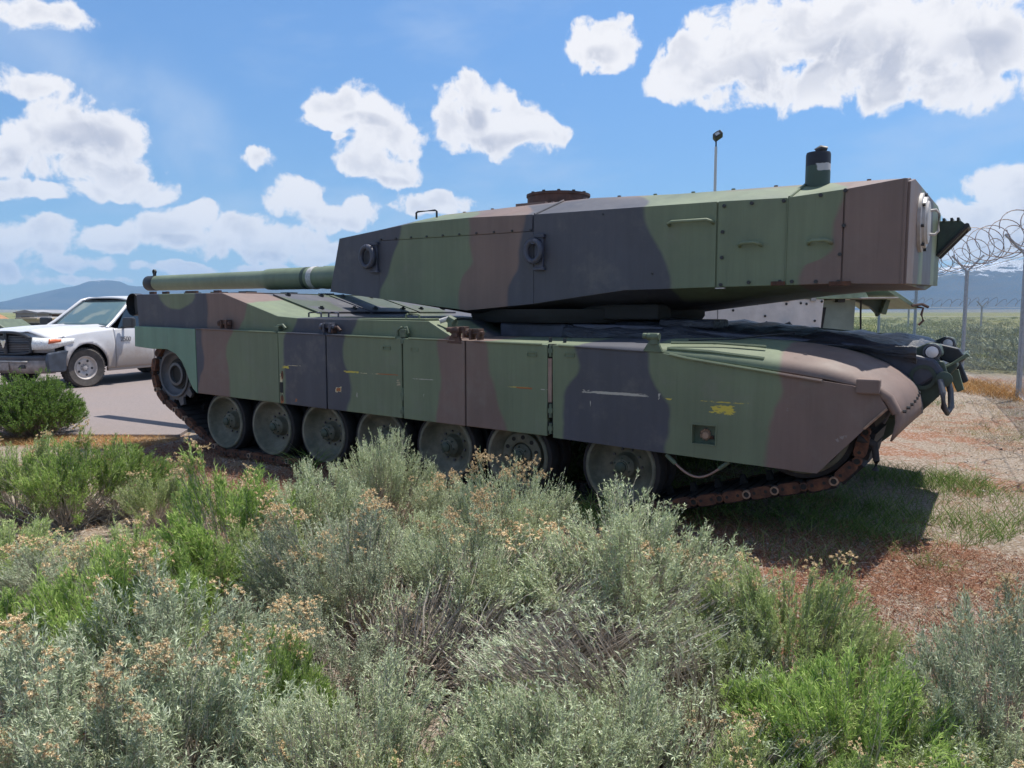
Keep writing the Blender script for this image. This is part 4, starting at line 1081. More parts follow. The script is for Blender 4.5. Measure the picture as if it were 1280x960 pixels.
# mountains
def ridge(name, pts, base_dep, depth, seed, rough_):
    """pts: (photo u, photo v) crest line; stands base_dep metres ahead"""
    us = np.linspace(pts[0][0], pts[-1][0], 260); vs = np.interp(us, [p[0] for p in pts], [p[1] for p in pts])
    rows = []
    NR = 34
    jag = sum((vnoise(us, us * 0 + 3.3, .02 * 2 ** k, seed + k) - .5) * rough_ * .6 ** k for k in range(6))
    for r in range(NR):
        t = r / (NR - 1)
        dep = base_dep + depth * t
        lat = (us - 640) / FPX * (base_dep + depth)
        hc = (391.0 - (vs + jag)) / FPX * (base_dep + depth)
        X = CAM[0] + R0[0] * lat + F0[0] * dep; Y = CAM[1] + R0[1] * lat + F0[1] * dep
        gul = sum(np.abs(vnoise(lat / 400.0 + dep / 1500, dep / 900.0, 1.0 * 2 ** k, seed + 20 + k) - .5) * .55 ** k for k in range(5))
        prof = t ** 1.35
        Z = np.maximum(hc, 1) * (prof - gul * .33 * np.sin(PI * min(t, .999)) * 1.0) * (1 if t < .999 else 1)
        rows.append(np.stack([X, Y, Z - (60 if r == 0 else 0)], -1))
    V = np.array(rows).reshape(-1, 3); m = len(us)
    i, j = np.meshgrid(np.arange(m - 1), np.arange(NR - 1)); q = (j * m + i).ravel()
    me = npmesh(name, V, np.stack([q, q + 1, q + m + 1, q + m], 1), None); me.shade_smooth()
    o = put(name, me); o['kind'] = 'structure'; return o
def mountf(g):
    P = g.obj(); x, y, z = g.xyz(P)
    n = g.noise(P, .0035, 6, .65)
    geo = g.n.new('ShaderNodeNewGeometry'); nx, ny, nz = g.xyz(Sock(g, geo.outputs['Normal']))
    col = g.mix(g.ss(n, .4, .62), (0.030, 0.048, 0.060), (0.055, 0.065, 0.068))  # bluish base: part of the distance haze put into the colour
    sn = g.ss(g.noise(P, .011, 5, .7) + g.ss(z, 150, 420, -.25, .12), .56, .60)
    col = g.mix(sn, col, (.75, .77, .8))
    return dict(color=col, rough=.95)
mat('mountain_side', mountf, spec=.1)
plain('far_foothill', (.19, .175, .12), .95, var=.2, scale=.01, spec=.1)
m1 = ridge('mountain', [(-420, 372), (-200, 378), (0, 385), (30, 377), (55, 370), (80, 361), (102, 356), (118, 351), (130, 350), (150, 352), (170, 358), (190, 357), (260, 352), (420, 346), (640, 356), (860, 362), (1000, 352), (1100, 341), (1180, 336), (1240, 330), (1320, 326), (1700, 338), (2100, 350)], 5200, 1900, 3, 5)
m1.data.materials.append(K['mountain_side'])
m2 = ridge('foothills', [(-300, 387), (0, 387.5), (150, 388), (500, 388), (900, 388), (1100, 388.0), (1200, 387.5), (1300, 387), (1800, 388)], 3600, 900, 9, .8)
m2.data.materials.append(K['far_foothill'])
# ------------------------------------------------------------------ plants
def leafmat(name, stops, trans=.25, rough=.6, tip=None):
    def fn(g):
        r = g.island(); o = g.objrand()
        col = g.ramp(r, stops)
        k = g.ss(o, 0, 1, .86, 1.14)
        col = g.mix(1.0, col, g.vec(k, k, k), 'MULTIPLY')
        return dict(color=col, rough=rough, trans=trans)
    m = mat(name, fn, spec=.12); return m
leafmat('sage_leaf', [(0, (.27, .33, .17)), (.4, (.44, .52, .30)), (.75, (.59, .66, .43)), (1, (.71, .75, .55))])
leafmat('grey_leaf', [(0, (.25, .31, .18)), (.4, (.41, .48, .31)), (.75, (.54, .61, .43)), (1, (.66, .71, .55))])
leafmat('green_leaf', [(0, (.15, .25, .06)), (.4, (.27, .40, .10)), (.8, (.38, .52, .15)), (1, (.50, .60, .22))], .35)
leafmat('mid_leaf', [(0, (.22, .31, .11)), (.4, (.36, .46, .17)), (.8, (.49, .58, .25)), (1, (.60, .66, .34))], .3)
leafmat('dome_leaf', [(0, (.08, .16, .035)), (.4, (.15, .27, .055)), (.8, (.23, .37, .085)), (1, (.32, .45, .13))], .3)
leafmat('woody_stem', [(0, (.24, .20, .165)), (.4, (.40, .345, .29)), (.8, (.57, .505, .43)), (1, (.72, .66, .58))], 0)
leafmat('seed_head', [(0, (.40, .28, .15)), (.4, (.60, .45, .26)), (.8, (.74, .60, .38)), (1, (.84, .72, .52))], .15, .8)
leafmat('cheat_red', [(0, (.13, .05, .03)), (.35, (.25, .10, .062)), (.7, (.40, .20, .125)), (1, (.60, .44, .31))], .2, .8)
leafmat('dry_straw', [(0, (.24, .16, .09)), (.4, (.42, .31, .18)), (.8, (.58, .46, .29)), (1, (.70, .62, .46))], .2, .8)
leafmat('orange_straw', [(0, (.30, .15, .05)), (.5, (.52, .29, .11)), (1, (.68, .46, .22))], .2, .8)
leafmat('grass_blade', [(0, (.07, .13, .03)), (.4, (.13, .22, .05)), (.8, (.22, .32, .09)), (1, (.42, .44, .18))], .3)
leafmat('weed_blade', [(0, (.16, .19, .06)), (.5, (.28, .30, .10)), (1, (.46, .43, .20))], .3)
leafmat('litter', [(0, (.12, .09, .07)), (.4, (.27, .21, .16)), (.8, (.45, .38, .31)), (1, (.62, .56, .49))], 0, .9)
leafmat('pebble', [(0, (.18, .15, .13)), (.5, (.34, .30, .27)), (1, (.55, .51, .47))], 0, .9)

def nrm(a): return a / (np.linalg.norm(a, axis=-1, keepdims=True) + 1e-9)
def strips(C, Wd, side):
    """C (n,m,3) centre lines, Wd (m,) or (n,m) half widths, side (n,m,3)"""
    n, m = C.shape[:2]
    w = np.broadcast_to(Wd, (n, m))[..., None]
    A = C - side * w; B = C + side * w
    V = np.stack([A, B], 2).reshape(-1, 3)
    base = (np.arange(n) * m * 2)[:, None] + (np.arange(m - 1) * 2)[None, :]
    b = base.ravel(); return V, np.stack([b, b + 1, b + 3, b + 2], 1)
def leaves(base, d, Ln, Wd, rng):
    """each leaf one slim kite, slightly bent: two triangles"""
    n = len(base); rv = nrm(rng.normal(size=(n, 3)) * .55 + np.array([0, 0, 1.0])); s = nrm(np.cross(d, rv))
    up = np.cross(s, d)
    mid = base + d * (Ln * .45)[:, None] + up * (Ln * .06)[:, None]
    tip = base + d * Ln[:, None] - up * (Ln * .05)[:, None]
    V = np.stack([base, mid - s * Wd[:, None], tip, mid + s * Wd[:, None]], 1).reshape(-1, 3)
    q = (np.arange(n) * 4)[:, None] + np.array([0, 1, 2, 3]); return V, q
def bez(a, b, c, m):
    t = np.linspace(0, 1, m)[None, :, None]
    return a[:, None] * (1 - t) ** 2 + 2 * b[:, None] * t * (1 - t) + c[:, None] * t ** 2
def make_shrub(seed, R=.5, H=.62, n_st=230, tw=8, nl=12, leaf=(.022, .042), lw=.0017, material='sage_leaf', heads=0, sweep=(0, 0), bare=.66, dome=1.0, even=False, stemw=.0028, lat=.45, tlen=(.045, .095)):
    r = np.random.default_rng(seed)
    nc = max(9, n_st // 13)
    cph = np.arange(nc) * 2.39996 + r.normal(0, .3, nc); ck = np.sqrt((np.arange(nc) + .6) / nc) * r.uniform(.85, 1.1, nc)
    cid = r.integers(0, nc, n_st); ch = r.normal(0, .07, nc)
    gx_ = ck[cid] * np.cos(cph[cid]) + r.normal(0, .085, n_st); gy_ = ck[cid] * np.sin(cph[cid]) + r.normal(0, .085, n_st)
    ph = np.arctan2(gy_, gx_); k = np.hypot(gx_, gy_)
    if even:
        cid = np.arange(n_st) % nc; a_ = r.uniform(0, 2 * PI, n_st); q_ = r.uniform(0, 1, n_st) ** .5; gx_, gy_ = q_ * np.cos(a_), q_ * np.sin(a_); ph = np.arctan2(gy_, gx_); k = np.hypot(gx_, gy_)
    off_ = 0 if even else np.hypot(gx_ - ck[cid] * np.cos(cph[cid]), gy_ - ck[cid] * np.sin(cph[cid]))
    rad_ = R * k
    z = H * (np.sqrt(np.clip(1 - (np.minimum(k, 1.05) * .92) ** (2.0 if even else 2.8) * dome, .03, 1))) * (1 + ch[cid] + r.normal(0, .05, n_st)) * (1 + .10 * np.sin(ph * 2 + seed * 1.7)) - off_ * H * .55
    end = np.stack([rad_ * np.cos(ph) + sweep[0] * z, rad_ * np.sin(ph) + sweep[1] * z, z], 1)
    b0 = np.stack([r.normal(0, .05, n_st), r.normal(0, .05, n_st), np.full(n_st, -.03)], 1)
    midp = np.stack([end[:, 0] * .62, end[:, 1] * .62, end[:, 2] * .28], 1) + r.normal(0, .035, (n_st, 3))
    m = 8
    C = bez(b0, midp, end, m); C[:, 1:-1] += r.normal(0, .006, (n_st, m - 2, 3))
    T = nrm(np.gradient(C, axis=1)); sd = nrm(np.cross(T, nrm(r.normal(size=(n_st, 1, 3)) + np.zeros((n_st, m, 3)))))
    wst = np.linspace(stemw, stemw * .35, m)
    V1, F1 = strips(C, wst, sd); sd2 = nrm(np.cross(T, sd)); V1b, F1b = strips(C, wst, sd2)
    # twigs on the outer part of each stem
    ns = n_st * tw
    si = np.repeat(np.arange(n_st), tw); tt = r.uniform(bare, 1.0, ns); tt[::tw] = 1.0
    fi = tt * (m - 1); i0 = np.minimum(fi.astype(int), m - 2); fr = (fi - i0)[:, None]
    tb = C[si, i0] * (1 - fr) + C[si, i0 + 1] * fr
    outw = nrm(np.stack([tb[:, 0], tb[:, 1], tb[:, 2] * .3], 1))
    td = nrm(T[si, i0] * .8 + outw * .55 + np.array([0, 0, .48]) + r.normal(0, .34, (ns, 3)))
    tl = r.uniform(tlen[0], tlen[1], ns) * (H / .6)
    mt = 4; tc = tb[:, None] + td[:, None] * (np.linspace(0, 1, mt)[None, :, None] * tl[:, None, None])
    tc[..., 2] += (np.linspace(0, 1, mt) ** 2)[None] * .012
    ts = nrm(np.cross(td, r.normal(size=(ns, 3))))[:, None] + np.zeros((ns, mt, 3))
    V2, F2 = strips(tc, np.linspace(.0011, .0005, mt), ts)
    Vs = np.concatenate([V1, V1b, V2]); Fs = np.concatenate([F1, F1b + len(V1), F2 + len(V1) + len(V1b)])
    nlv = ns * nl
    ti = np.repeat(np.arange(ns), nl); u = r.uniform(.0, 1.02, nlv)[:, None]
    lb = tb[ti] + td[ti] * (u * tl[ti][:, None]); lb[:, 2] += (u[:, 0] ** 2) * .012
    ld = nrm(td[ti] + r.normal(0, lat, (nlv, 3)) + np.array([0, 0, .15]))
    Ln = r.uniform(leaf[0], leaf[1], nlv) * (1.1 - .3 * u[:, 0]); Wd = Ln * 0 + lw * r.uniform(.7, 1.35, nlv)
    V3, F3 = leaves(lb, ld, Ln, Wd, r)
    out = [('stems', npmesh('stems', Vs, Fs, MATS['woody_stem'])), ('foliage', npmesh('foliage', V3, F3, MATS[material]))]
    if heads:
        # dried flower heads on the tallest twigs
        order = np.argsort(-(tc[:, -1, 2] + r.normal(0, .05, ns)))[: max(heads * 4, 1)]
        pick = r.choice(order, min(heads, len(order)), replace=False)
        hc = []
        for i in pick:
            c = tc[i, -1] + np.array([0, 0, .012]); q = r.integers(6, 16)
            hc.append(c + r.normal(0, 1, (q, 3)) * np.array([.024, .024, .016]))
        hc = np.concatenate(hc); nh = len(hc); nr = 20
        hb = np.repeat(hc, nr, 0); hd = nrm(r.normal(0, 1, (nh * nr, 3)) + np.array([0, 0, .35]))
        hl = r.uniform(.007, .015, nh * nr); V4, F4 = leaves(hb, hd, hl, hl * 0 + .0021, r)
        out.append(('seed_heads', npmesh('seed_heads', V4, F4, MATS['seed_head'])))
    return out
SG = dict(leaf=(.015, .030), lw=.0017, lat=.5)
KIND = {
    'sage': [make_shrub(11, material='sage_leaf', n_st=330, tw=9, nl=15, **SG), make_shrub(12, material='sage_leaf', n_st=330, tw=9, nl=15, sweep=(.22, .1), **SG)],
    'sage_heads': [make_shrub(21, material='sage_leaf', n_st=300, tw=9, nl=13, heads=26, **SG), make_shrub(22, material='grey_leaf', n_st=300, tw=9, nl=12, heads=30, sweep=(.3, 0), **SG)],
    'grey': [make_shrub(31, material='grey_leaf', n_st=230, tw=8, nl=13, leaf=(.022, .042), lw=.0021, lat=.6, heads=16)],
    'green': [make_shrub(41, material='green_leaf', n_st=210, tw=8, nl=11, leaf=(.032, .055), lw=.0025, lat=.38), make_shrub(42, material='green_leaf', n_st=210, tw=8, nl=10, leaf=(.032, .055), lw=.0025, lat=.38, heads=16)],
    'mid': [make_shrub(51, material='mid_leaf', n_st=270, tw=9, nl=13, leaf=(.022, .042), lw=.0019, heads=7, lat=.42), make_shrub(52, material='mid_leaf', n_st=270, tw=9, nl=13, leaf=(.022, .042), lw=.0019, sweep=(-.2, .1), lat=.42)],
    'woody': [make_shrub(61, material='sage_leaf', n_st=620, tw=1, nl=9, sweep=(1.15, .3), bare=.9, stemw=.0040, heads=10, H=.5, leaf=(.014, .026)), make_shrub(62, material='grey_leaf', n_st=620, tw=1, nl=7, sweep=(-.9, -.4), bare=.92, stemw=.0038, H=.46, leaf=(.014, .026))],
    'dome': [make_shrub(71, material='dome_leaf', n_st=1000, tw=8, nl=12, leaf=(.018, .034), lw=.0024, lat=.6, dome=1.12, bare=.62, even=True, tlen=(.025, .045))],
}
MAIN = {(38, 470), (295, 592), (478, 548), (640, 582), (450, 640), (585, 640), (792, 636), (985, 716), (205, 725), (150, 850), (60, 810), (245, 830), (440, 860), (730, 870), (1268, 770), (140, 552), (78, 556), (392, 590), (500, 706), (625, 700), (880, 750), (1070, 830), (640, 880), (140, 690), (325, 800), (18, 552)}
def shrub(u, v, H, R, kind, label, var=0, yaw=None, name='rabbitbrush'):
    main = (u, v) in MAIN
    """top of the plant shows at photo (u, v) when it is H metres tall"""
    p = onZ(u, v, H)
    parts = KIND[kind][var % len(KIND[kind])]
    t = thing(name, label, 'shrub', (p[0], p[1], -.02), (YAW + random.uniform(-.3, .3) if kind == 'woody' else random.uniform(0, 6.28)) if yaw is None else yaw, 'shrubs in front of the tank')
    hs = {'woody': .5}.get(kind, .62)
    k_ = (1.12 if kind != 'dome' else 1.0) if main else .92
    t.scale = (R / .5 * k_, R / .5 * k_, H / (hs * 1.12) * (1.02 if main else .72))
    for nme, me in parts: put(nme, me, t)
    return t
SH = [
 # left side, from the far row to the near one
 (38, 470, .74, .60, 'dome', 'dense rounded dark green bush by the gravel lot, in front of the pickup', 0),
 (18, 552, .58, .42, 'mid', 'green shrub at the left edge just below the dense round bush', 0),
 (78, 556, .58, .42, 'green', 'bright green shrub with a few tan heads beside the edge of the lot', 1),
 (140, 552, .56, .40, 'green', 'bright green shrub below the bare gravel, left of the tank tracks', 0),
 (196, 566, .54, .36, 'mid', 'leafy green shrub nearest the red bare patch behind the tank', 0),
 (5, 618, .56, .44, 'mid', 'half dry shrub at the left edge with bare grey stems below', 1),
 (100, 628, .56, .44, 'sage_heads', 'grey green shrub in the second row, left of the yellow green one', 1),
 (175, 622, .54, .38, 'mid', 'loose green shrub with thin stems in the second row', 1),
 (295, 592, .62, .42, 'green', 'yellow green shrub crowned with tan seed heads, below the rear wheels', 1),
 (240, 640, .52, .36, 'green', 'low yellow green shrub left of the crowned one', 0),
 (392, 590, .60, .40, 'sage', 'soft sage shrub with pale tips under the third road wheel', 0),
 (330, 622, .56, .34, 'mid', 'fresh green shrub between the yellow green and the soft sage shrub', 0),
 (478, 548, .66, .36, 'sage', 'sage shrub whose peak rises before the fourth road wheel', 0),
 (556, 560, .64, .36, 'sage_heads', 'sage shrub with tan tips before the fifth road wheel', 0),
 (520, 600, .58, .38, 'sage', 'pale sage shrub filling the gap below the middle wheels', 1),
 (640, 582, .70, .36, 'sage_heads', 'tallest tan crowned shrub, covering the lower half of the sixth wheel', 0),
 (450, 640, .60, .42, 'sage_heads', 'sage shrub full of tan seed heads in the middle left', 1),
 (385, 640, .60, .40, 'sage_heads', 'dark stemmed sage shrub with a tall cluster of tan heads', 0),
 (585, 640, .60, .38, 'sage_heads', 'sage shrub with one dense golden seed cluster, right of centre', 0),
 (670, 650, .56, .36, 'mid', 'darker green shrub tucked left of the big pale one', 1),
 (792, 636, .66, .52, 'sage', 'big pale silvery sage shrub below the foremost road wheel', 0),
 (870, 670, .56, .34, 'sage', 'low pale shrub leaning from the right flank of the big silvery one', 1),
 (985, 716, .52, .34, 'mid', 'fresh green shrub with two peaks at the edge of the red ground', 0),
 (1062, 738, .46, .28, 'mid', 'small green shrub on the right shoulder of the two peaked one', 1),
 (900, 724, .52, .34, 'sage', 'pale shrub between the silvery and the fresh green shrub', 0),
 (1268, 770, .56, .32, 'grey', 'pale grey shrub at the right edge of the picture', 0),
 (1232, 830, .46, .36, 'sage', 'pale grey green shrub below the one at the right edge', 1),
 (10, 690, .56, .40, 'green', 'bright yellow green shrub at the left edge in the middle rows', 0),
 (70, 730, .50, .36, 'woody', 'mostly dry pinkish grey shrub left of the bright green sprays', 1),
 (140, 690, .56, .32, 'green', 'upright bright green spray with two tan heads', 1),
 (205, 725, .54, .36, 'grey', 'blue grey shrub with tan heads, left half, middle rows', 0),
 (285, 745, .52, .36, 'grey', 'blue grey shrub right of the two head spray', 0),
 (415, 715, .52, .40, 'sage_heads', 'sage shrub with dark lower stems and yellowish heads beside the bare stems', 1),
 (325, 800, .44, .22, 'green', 'small bright yellow green tuft among grey shrubs', 0),
 (500, 706, .50, .60, 'woody', 'sprawling bare stemmed shrub swept to the right, centre left', 0),
 (625, 700, .50, .55, 'woody', 'tangle of bare grey stems right of the centre', 0),
 (665, 790, .48, .28, 'mid', 'green shrub right of the tangle of bare stems', 1),
 (720, 740, .50, .36, 'woody', 'thin grey stemmed shrub left of the silvery one', 1),
 (790, 790, .46, .34, 'sage', 'pale shrub in front of the big silvery one', 0),
 (880, 750, .50, .58, 'woody', 'shrub of arching whitish bare stems, right of centre', 1),
 (985, 800, .48, .34, 'green', 'bright green shrub below the two peaked one', 0),
 (1070, 830, .44, .32, 'green', 'bright yellow green shrub, lower right', 0),
 (1150, 850, .42, .32, 'mid', 'loose green shrub, lower right corner area', 1),
 (60, 810, .50, .38, 'grey', 'grey leafed shrub with wide leaves at the lower left', 0),
 (150, 850, .50, .36, 'grey', 'grey shrub crowded with tan heads at the lower left', 0),
 (-20, 860, .46, .34, 'sage_heads', 'shrub with orange tan heads in the bottom left corner', 0),
 (245, 830, .48, .34, 'grey', 'blue grey shrub below the small bright tuft', 0),
 (340, 905, .42, .30, 'sage_heads', 'grey green shrub at the bottom edge, left of centre', 1),
 (440, 860, .46, .34, 'sage', 'soft sage shrub at the bottom, left of the centre', 0),
 (545, 850, .46, .40, 'woody', 'dry grey stems at the bottom centre', 1),
 (520, 900, .40, .28, 'mid', 'green sprays at the bottom edge near the centre', 0),
 (640, 880, .44, .32, 'sage', 'sage shrub at the bottom centre', 1),
 (730, 870, .46, .34, 'sage', 'sage green shrub at the bottom, right of the centre', 0),
 (830, 885, .42, .32, 'woody', 'grey brown stem tangle at the bottom right of centre', 0),
 (930, 890, .42, .30, 'mid', 'green shrub at the bottom edge below the arching stems', 0),
 (1030, 915, .38, .30, 'green', 'bright green shrub at the bottom edge, right side', 0),
 (1130, 930, .36, .28, 'mid', 'low green shrub at the bottom edge near the right corner', 0),
 (1240, 915, .38, .30, 'grey', 'pale shrub in the bottom right corner', 0),
 (240, 930, .40, .30, 'woody', 'dry twiggy shrub at the bottom edge, left side', 1),
 (90, 930, .40, .32, 'sage', 'grey green shrub at the bottom edge, left side', 1),
 (740, 945, .36, .28, 'sage', 'low sage shrub cut off by the bottom edge, right of centre', 1),
 (610, 950, .36, .28, 'mid', 'low green shrub cut off by the bottom edge, centre', 1),
 (420, 955, .36, .28, 'sage_heads', 'low tan headed shrub cut off by the bottom edge', 0),
]
for u, v, H, R_, kd, lb, var in SH: shrub(u, v, H, R_, kd, lb, var)

# --- ground cover
def scatter(n, region, seed, dens=None):
    r = np.random.default_rng(seed); P = np.array(region); lo, hi = P.min(0), P.max(0); out = np.zeros((0, 2))
    while len(out) < n:
        q = r.uniform(lo, hi, (n * 2, 2)); m = inside(region, q[:, 0], q[:, 1])
        if dens is not None: m &= r.random(len(q)) < dens(q[:, 0], q[:, 1])
        out = np.concatenate([out, q[m]])
        if not m.any(): break
    return out[:n]
def blades(name, xy, hmin, hmax, w, material, seed, lean=.35, label=None, cat='grass', tuft=1, seeds=False, curl=.3):
    r = np.random.default_rng(seed); n = len(xy) * tuft
    b = np.repeat(xy, tuft, 0) + r.normal(0, .02, (n, 2)) * (tuft > 1)
    base = np.stack([b[:, 0], b[:, 1], np.full(n, -.035)], 1)
    d = nrm(np.stack([r.normal(0, lean, n), r.normal(0, lean, n), np.ones(n)], 1)); Lh = r.uniform(hmin, hmax, n)
    m = 4; t = np.linspace(0, 1, m)
    C = base[:, None] + d[:, None] * (t[None, :, None] * Lh[:, None, None])
    hd = nrm(np.stack([d[:, 0], d[:, 1], np.zeros(n)], 1)); C = C + hd[:, None] * ((t ** 2)[None, :, None] * Lh[:, None, None] * curl); C[..., 2] -= (t ** 2)[None] * Lh[:, None] * curl * .35
    s = nrm(np.cross(d, r.normal(size=(n, 3))))[:, None] + np.zeros((n, m, 3))
    V, F = strips(C, np.array([1, .9, .6, .12]) * w, s)
    if seeds:
        k = 5; sb = np.repeat(C[:, -1], k, 0) + r.normal(0, .006, (n * k, 3)); sdn = nrm(r.normal(0, .6, (n * k, 3)) + np.repeat(hd, k, 0) * .7 + np.array([0, 0, -.3]))
        V2, F2 = leaves(sb, sdn, r.uniform(.010, .022, n * k), np.full(n * k, .0018), r); F = np.concatenate([F, F2 + len(V)]); V = np.concatenate([V, V2])
    o = put(name, npmesh(name, V, F, MATS[material])); tag(o, label, cat, kind='stuff'); return o
def reg(px_, z=0): return [tuple(onZ(u, v, z)[:2]) for u, v in px_]
TK = [(-5.0, -.2), (2.9, -.2), (2.9, 3.6), (-5.0, 3.6)]
NEAR = [(-6.5, -3.4), (-5.2, -.4), (-5.2, .3), (2.9, .3), (6.5, 2.5), (6.5, -4), (3.4, -4.9)]
pn = lambda x, y, s, k, a, b: np.clip((vnoise(x, y, s, k) - a) / (b - a), 0, 1)
RED = [(-5.0, -.9), (-5.0, .5), (2.6, .5), (4.6, .2), (6.2, -.2), (6.4, -2.2), (3.0, -2.3), (-2.5, -1.9)]
blades('cheatgrass', scatter(30000, RED, 1, lambda x, y: .25 + .75 * pn(x, y, 1.3, 3, .3, .6)), .03, .10, .0016, 'cheat_red', 2, .5, 'short rust red cheatgrass covering the bare ground before the tracks', seeds=True, curl=.5)
blades('dry_grass', scatter(26000, [(-5, -3.2), (3.5, -3.4), (9.5, 0), (8.5, 9), (4, 12), (1, 12.5), (2.9, 3.6), (2.9, .2), (-5.2, .2)], 4, lambda x, y: .15 + .85 * pn(x, y, .9, 7, .35, .65)), .03, .13, .0018, 'dry_straw', 5, .6, 'thin pale dry grass among litter', seeds=False, curl=.3)
UNDER = [(-1.0, -.05), (1.4, -.45), (2.5, -.4), (3.4, .8), (3.7, 2.0), (3.2, 2.9), (2.4, 3.1), (.5, 3.2), (-1.0, 3)]
blades('green_grass', scatter(13000, UNDER, 6, lambda x, y: .2 + .8 * pn(x, y, 1.7, 12, .3, .6)), .05, .20, .0022, 'grass_blade', 7, .35, 'green grass in the shade under and before the tank nose', curl=.4)
blades('green_weeds', scatter(7000, [(3, -2), (9, -1), (9, 8), (4, 11), (2.5, 10), (3.2, 4)], 8, lambda x, y: pn(x, y, .8, 21, .42, .70)), .03, .11, .002, 'weed_blade', 9, .5, 'scattered yellow green weeds on the dry ground at the right', curl=.2)
blades('orange_grass', scatter(9000, [(-5.2, .5), (-4.9, -.35), (-6.2, -.75), (-8.3, -2.2), (-8.0, -1.4), (-6.4, -.1)], 10), .03, .11, .0016, 'orange_straw', 11, .5, 'orange dry grass along the near edge of the gravel lot', curl=.5)
blades('fence_grass', scatter(14000, [(1.0, 13), (2.8, 11.6), (4.4, 9.8), (6, 7.8), (7.4, 8.6), (5.4, 11), (2.5, 14.8), (-1, 20), (-2.2, 19)], 12), .08, .30, .004, 'orange_straw', 13, .4, 'orange dry grass along the foot of the fence', curl=.4)
# litter: twigs lying about, and pebbles
def litter(n, region, seed, dens=None):
    xy = scatter(n, region, seed, dens); r = np.random.default_rng(seed); a = r.uniform(0, PI, n)
    d = np.stack([np.cos(a), np.sin(a), r.normal(0, .12, n)], 1); L_ = r.uniform(.01, .07, n)
    base = np.stack([xy[:, 0], xy[:, 1], r.uniform(-.026, -.002, n)], 1)
    return leaves(base, nrm(d), L_, r.uniform(.0008, .0022, n), r)
ALL = [(-6.5, -3.6), (-5.2, .3), (2.9, .3), (2.9, 4.2), (4, 11), (9, 8), (9, -1), (6, -4.5), (3.4, -4.9)]
V, F = litter(60000, ALL, 15, lambda x, y: .2 + .8 * pn(x, y, .7, 31, .3, .6)); tag(put('ground_litter', npmesh('ground_litter', V, F, MATS['litter'])), 'dry twigs and leaf litter lying on the ground', 'litter', kind='stuff')
xy = scatter(9000, ALL, 17); r = np.random.default_rng(18); n = len(xy); s = r.uniform(.003, .011, n) * (1 + (r.random(n) > .97) * 1.5)
oc = np.array([[1, 0, 0], [-1, 0, 0], [0, 1, 0], [0, -1, 0], [0, 0, .7], [0, 0, -.7]]); of = np.array([[0, 2, 4], [2, 1, 4], [1, 3, 4], [3, 0, 4], [2, 0, 5], [1, 2, 5], [3, 1, 5], [0, 3, 5]])
V = (oc[None] * r.uniform(.6, 1.3, (n, 6, 1)) * s[:, None, None] + np.stack([xy[:, 0], xy[:, 1], np.full(n, -.027)], 1)[:, None]).reshape(-1, 3)
F = (of[None] + (np.arange(n) * 6)[:, None, None]).reshape(-1, 3)
tag(put('pebbles', npmesh('pebbles', V, F, MATS['pebble'])), 'small pebbles strewn over the bare dirt', 'pebbles', kind='stuff')
# taller tufts one can tell apart
def tuft(u, v, h, n, label, mt='grass_blade', spread=.07, w=.0035):
    p = onZ(u, v, 0); r = np.random.default_rng(int(u)); xy = p[:2] + r.normal(0, spread, (n, 2))
    o = blades('grass_tuft', xy - p[:2], h * .5, h, w, mt, int(u), .35, label, 'grass tuft', curl=.45)
    del o['kind']; o.location = (p[0], p[1], 0); o['group'] = 'tufts of long grass by the tank'
tuft(738, 646, .42, 60, 'long yellow green grass tuft before the foremost road wheel')
tuft(382, 588, .40, 60, 'long green grass tuft between the second and third road wheel')
tuft(605, 622, .26, 40, 'short grass tuft below the gap between the fifth and sixth wheel')
tuft(1110, 668, .20, 160, 'bushy green tuft in the shade right of the tank nose', spread=.12, w=.0025)
tuft(1167, 703, .12, 90, 'small bright green tuft on the red ground', spread=.07, w=.0022)
tuft(1185, 600, .26, 150, 'green tuft in the sun beyond the shade of the nose', spread=.16, w=.0025)
tuft(1165, 503, .25, 90, 'green tuft under the tow shackle, on dry ground', spread=.2, w=.003)
# --- sage plain behind the fence
def lowshrub(seed, n=300):
    r = np.random.default_rng(seed); ph = r.uniform(0, 2 * PI, n); k = r.uniform(0, 1, n) ** .5; z = np.sqrt(1 - k ** 2 * .85) * r.uniform(.35, 1.05, n)
    b = np.stack([k * np.cos(ph), k * np.sin(ph), z * .8], 1) * .5; d = nrm(np.stack([b[:, 0] * .8, b[:, 1] * .8, np.full(n, .5)], 1) + r.normal(0, .35, (n, 3)))
    return leaves(b, d, r.uniform(.08, .17, n), r.uniform(.012, .022, n), r)
protos = [lowshrub(s) for s in range(5)]
def field(name, n, lat0, lat1, d0, d1, seed, mt, smin, smax, label, keep=None):
    r = np.random.default_rng(seed); VV = []; FF = []; o = 0
    dep = d0 * (d1 / d0) ** r.random(n); f = r.uniform(-1, 1, n)
    for i in range(n):
        lat = dep[i] * (lat0 + (lat1 - lat0) * (f[i] * .5 + .5)); p = frame(lat, dep[i])
        if keep and not keep(p[0], p[1], dep[i]): continue
        V, F = protos[i % 5]; s = r.uniform(smin, smax); a = r.uniform(0, 6.28); c, s_ = math.cos(a), math.sin(a)
        m = len(V) if dep[i] < 45 else (len(V) // 3 // 4 * 4); sc = 1 if dep[i] < 45 else 1.5
        Vi = V[:m]; Fi = F[:m // 4]
        X = np.stack([(Vi[:, 0] * c - Vi[:, 1] * s_) * s + p[0], (Vi[:, 0] * s_ + Vi[:, 1] * c) * s + p[1], Vi[:, 2] * s * r.uniform(.7, 1.1) - .04], 1)
        VV.append(X); FF.append(Fi + o); o += len(X)
    ob = put(name, npmesh(name, np.concatenate(VV), np.concatenate(FF), MATS[mt])); tag(ob, label, 'sagebrush', kind='stuff')
def fence_line(u): return None
leafmat('plain_sage', [(0, (.12, .15, .09)), (.5, (.20, .24, .145)), (1, (.31, .34, .22))], .2)
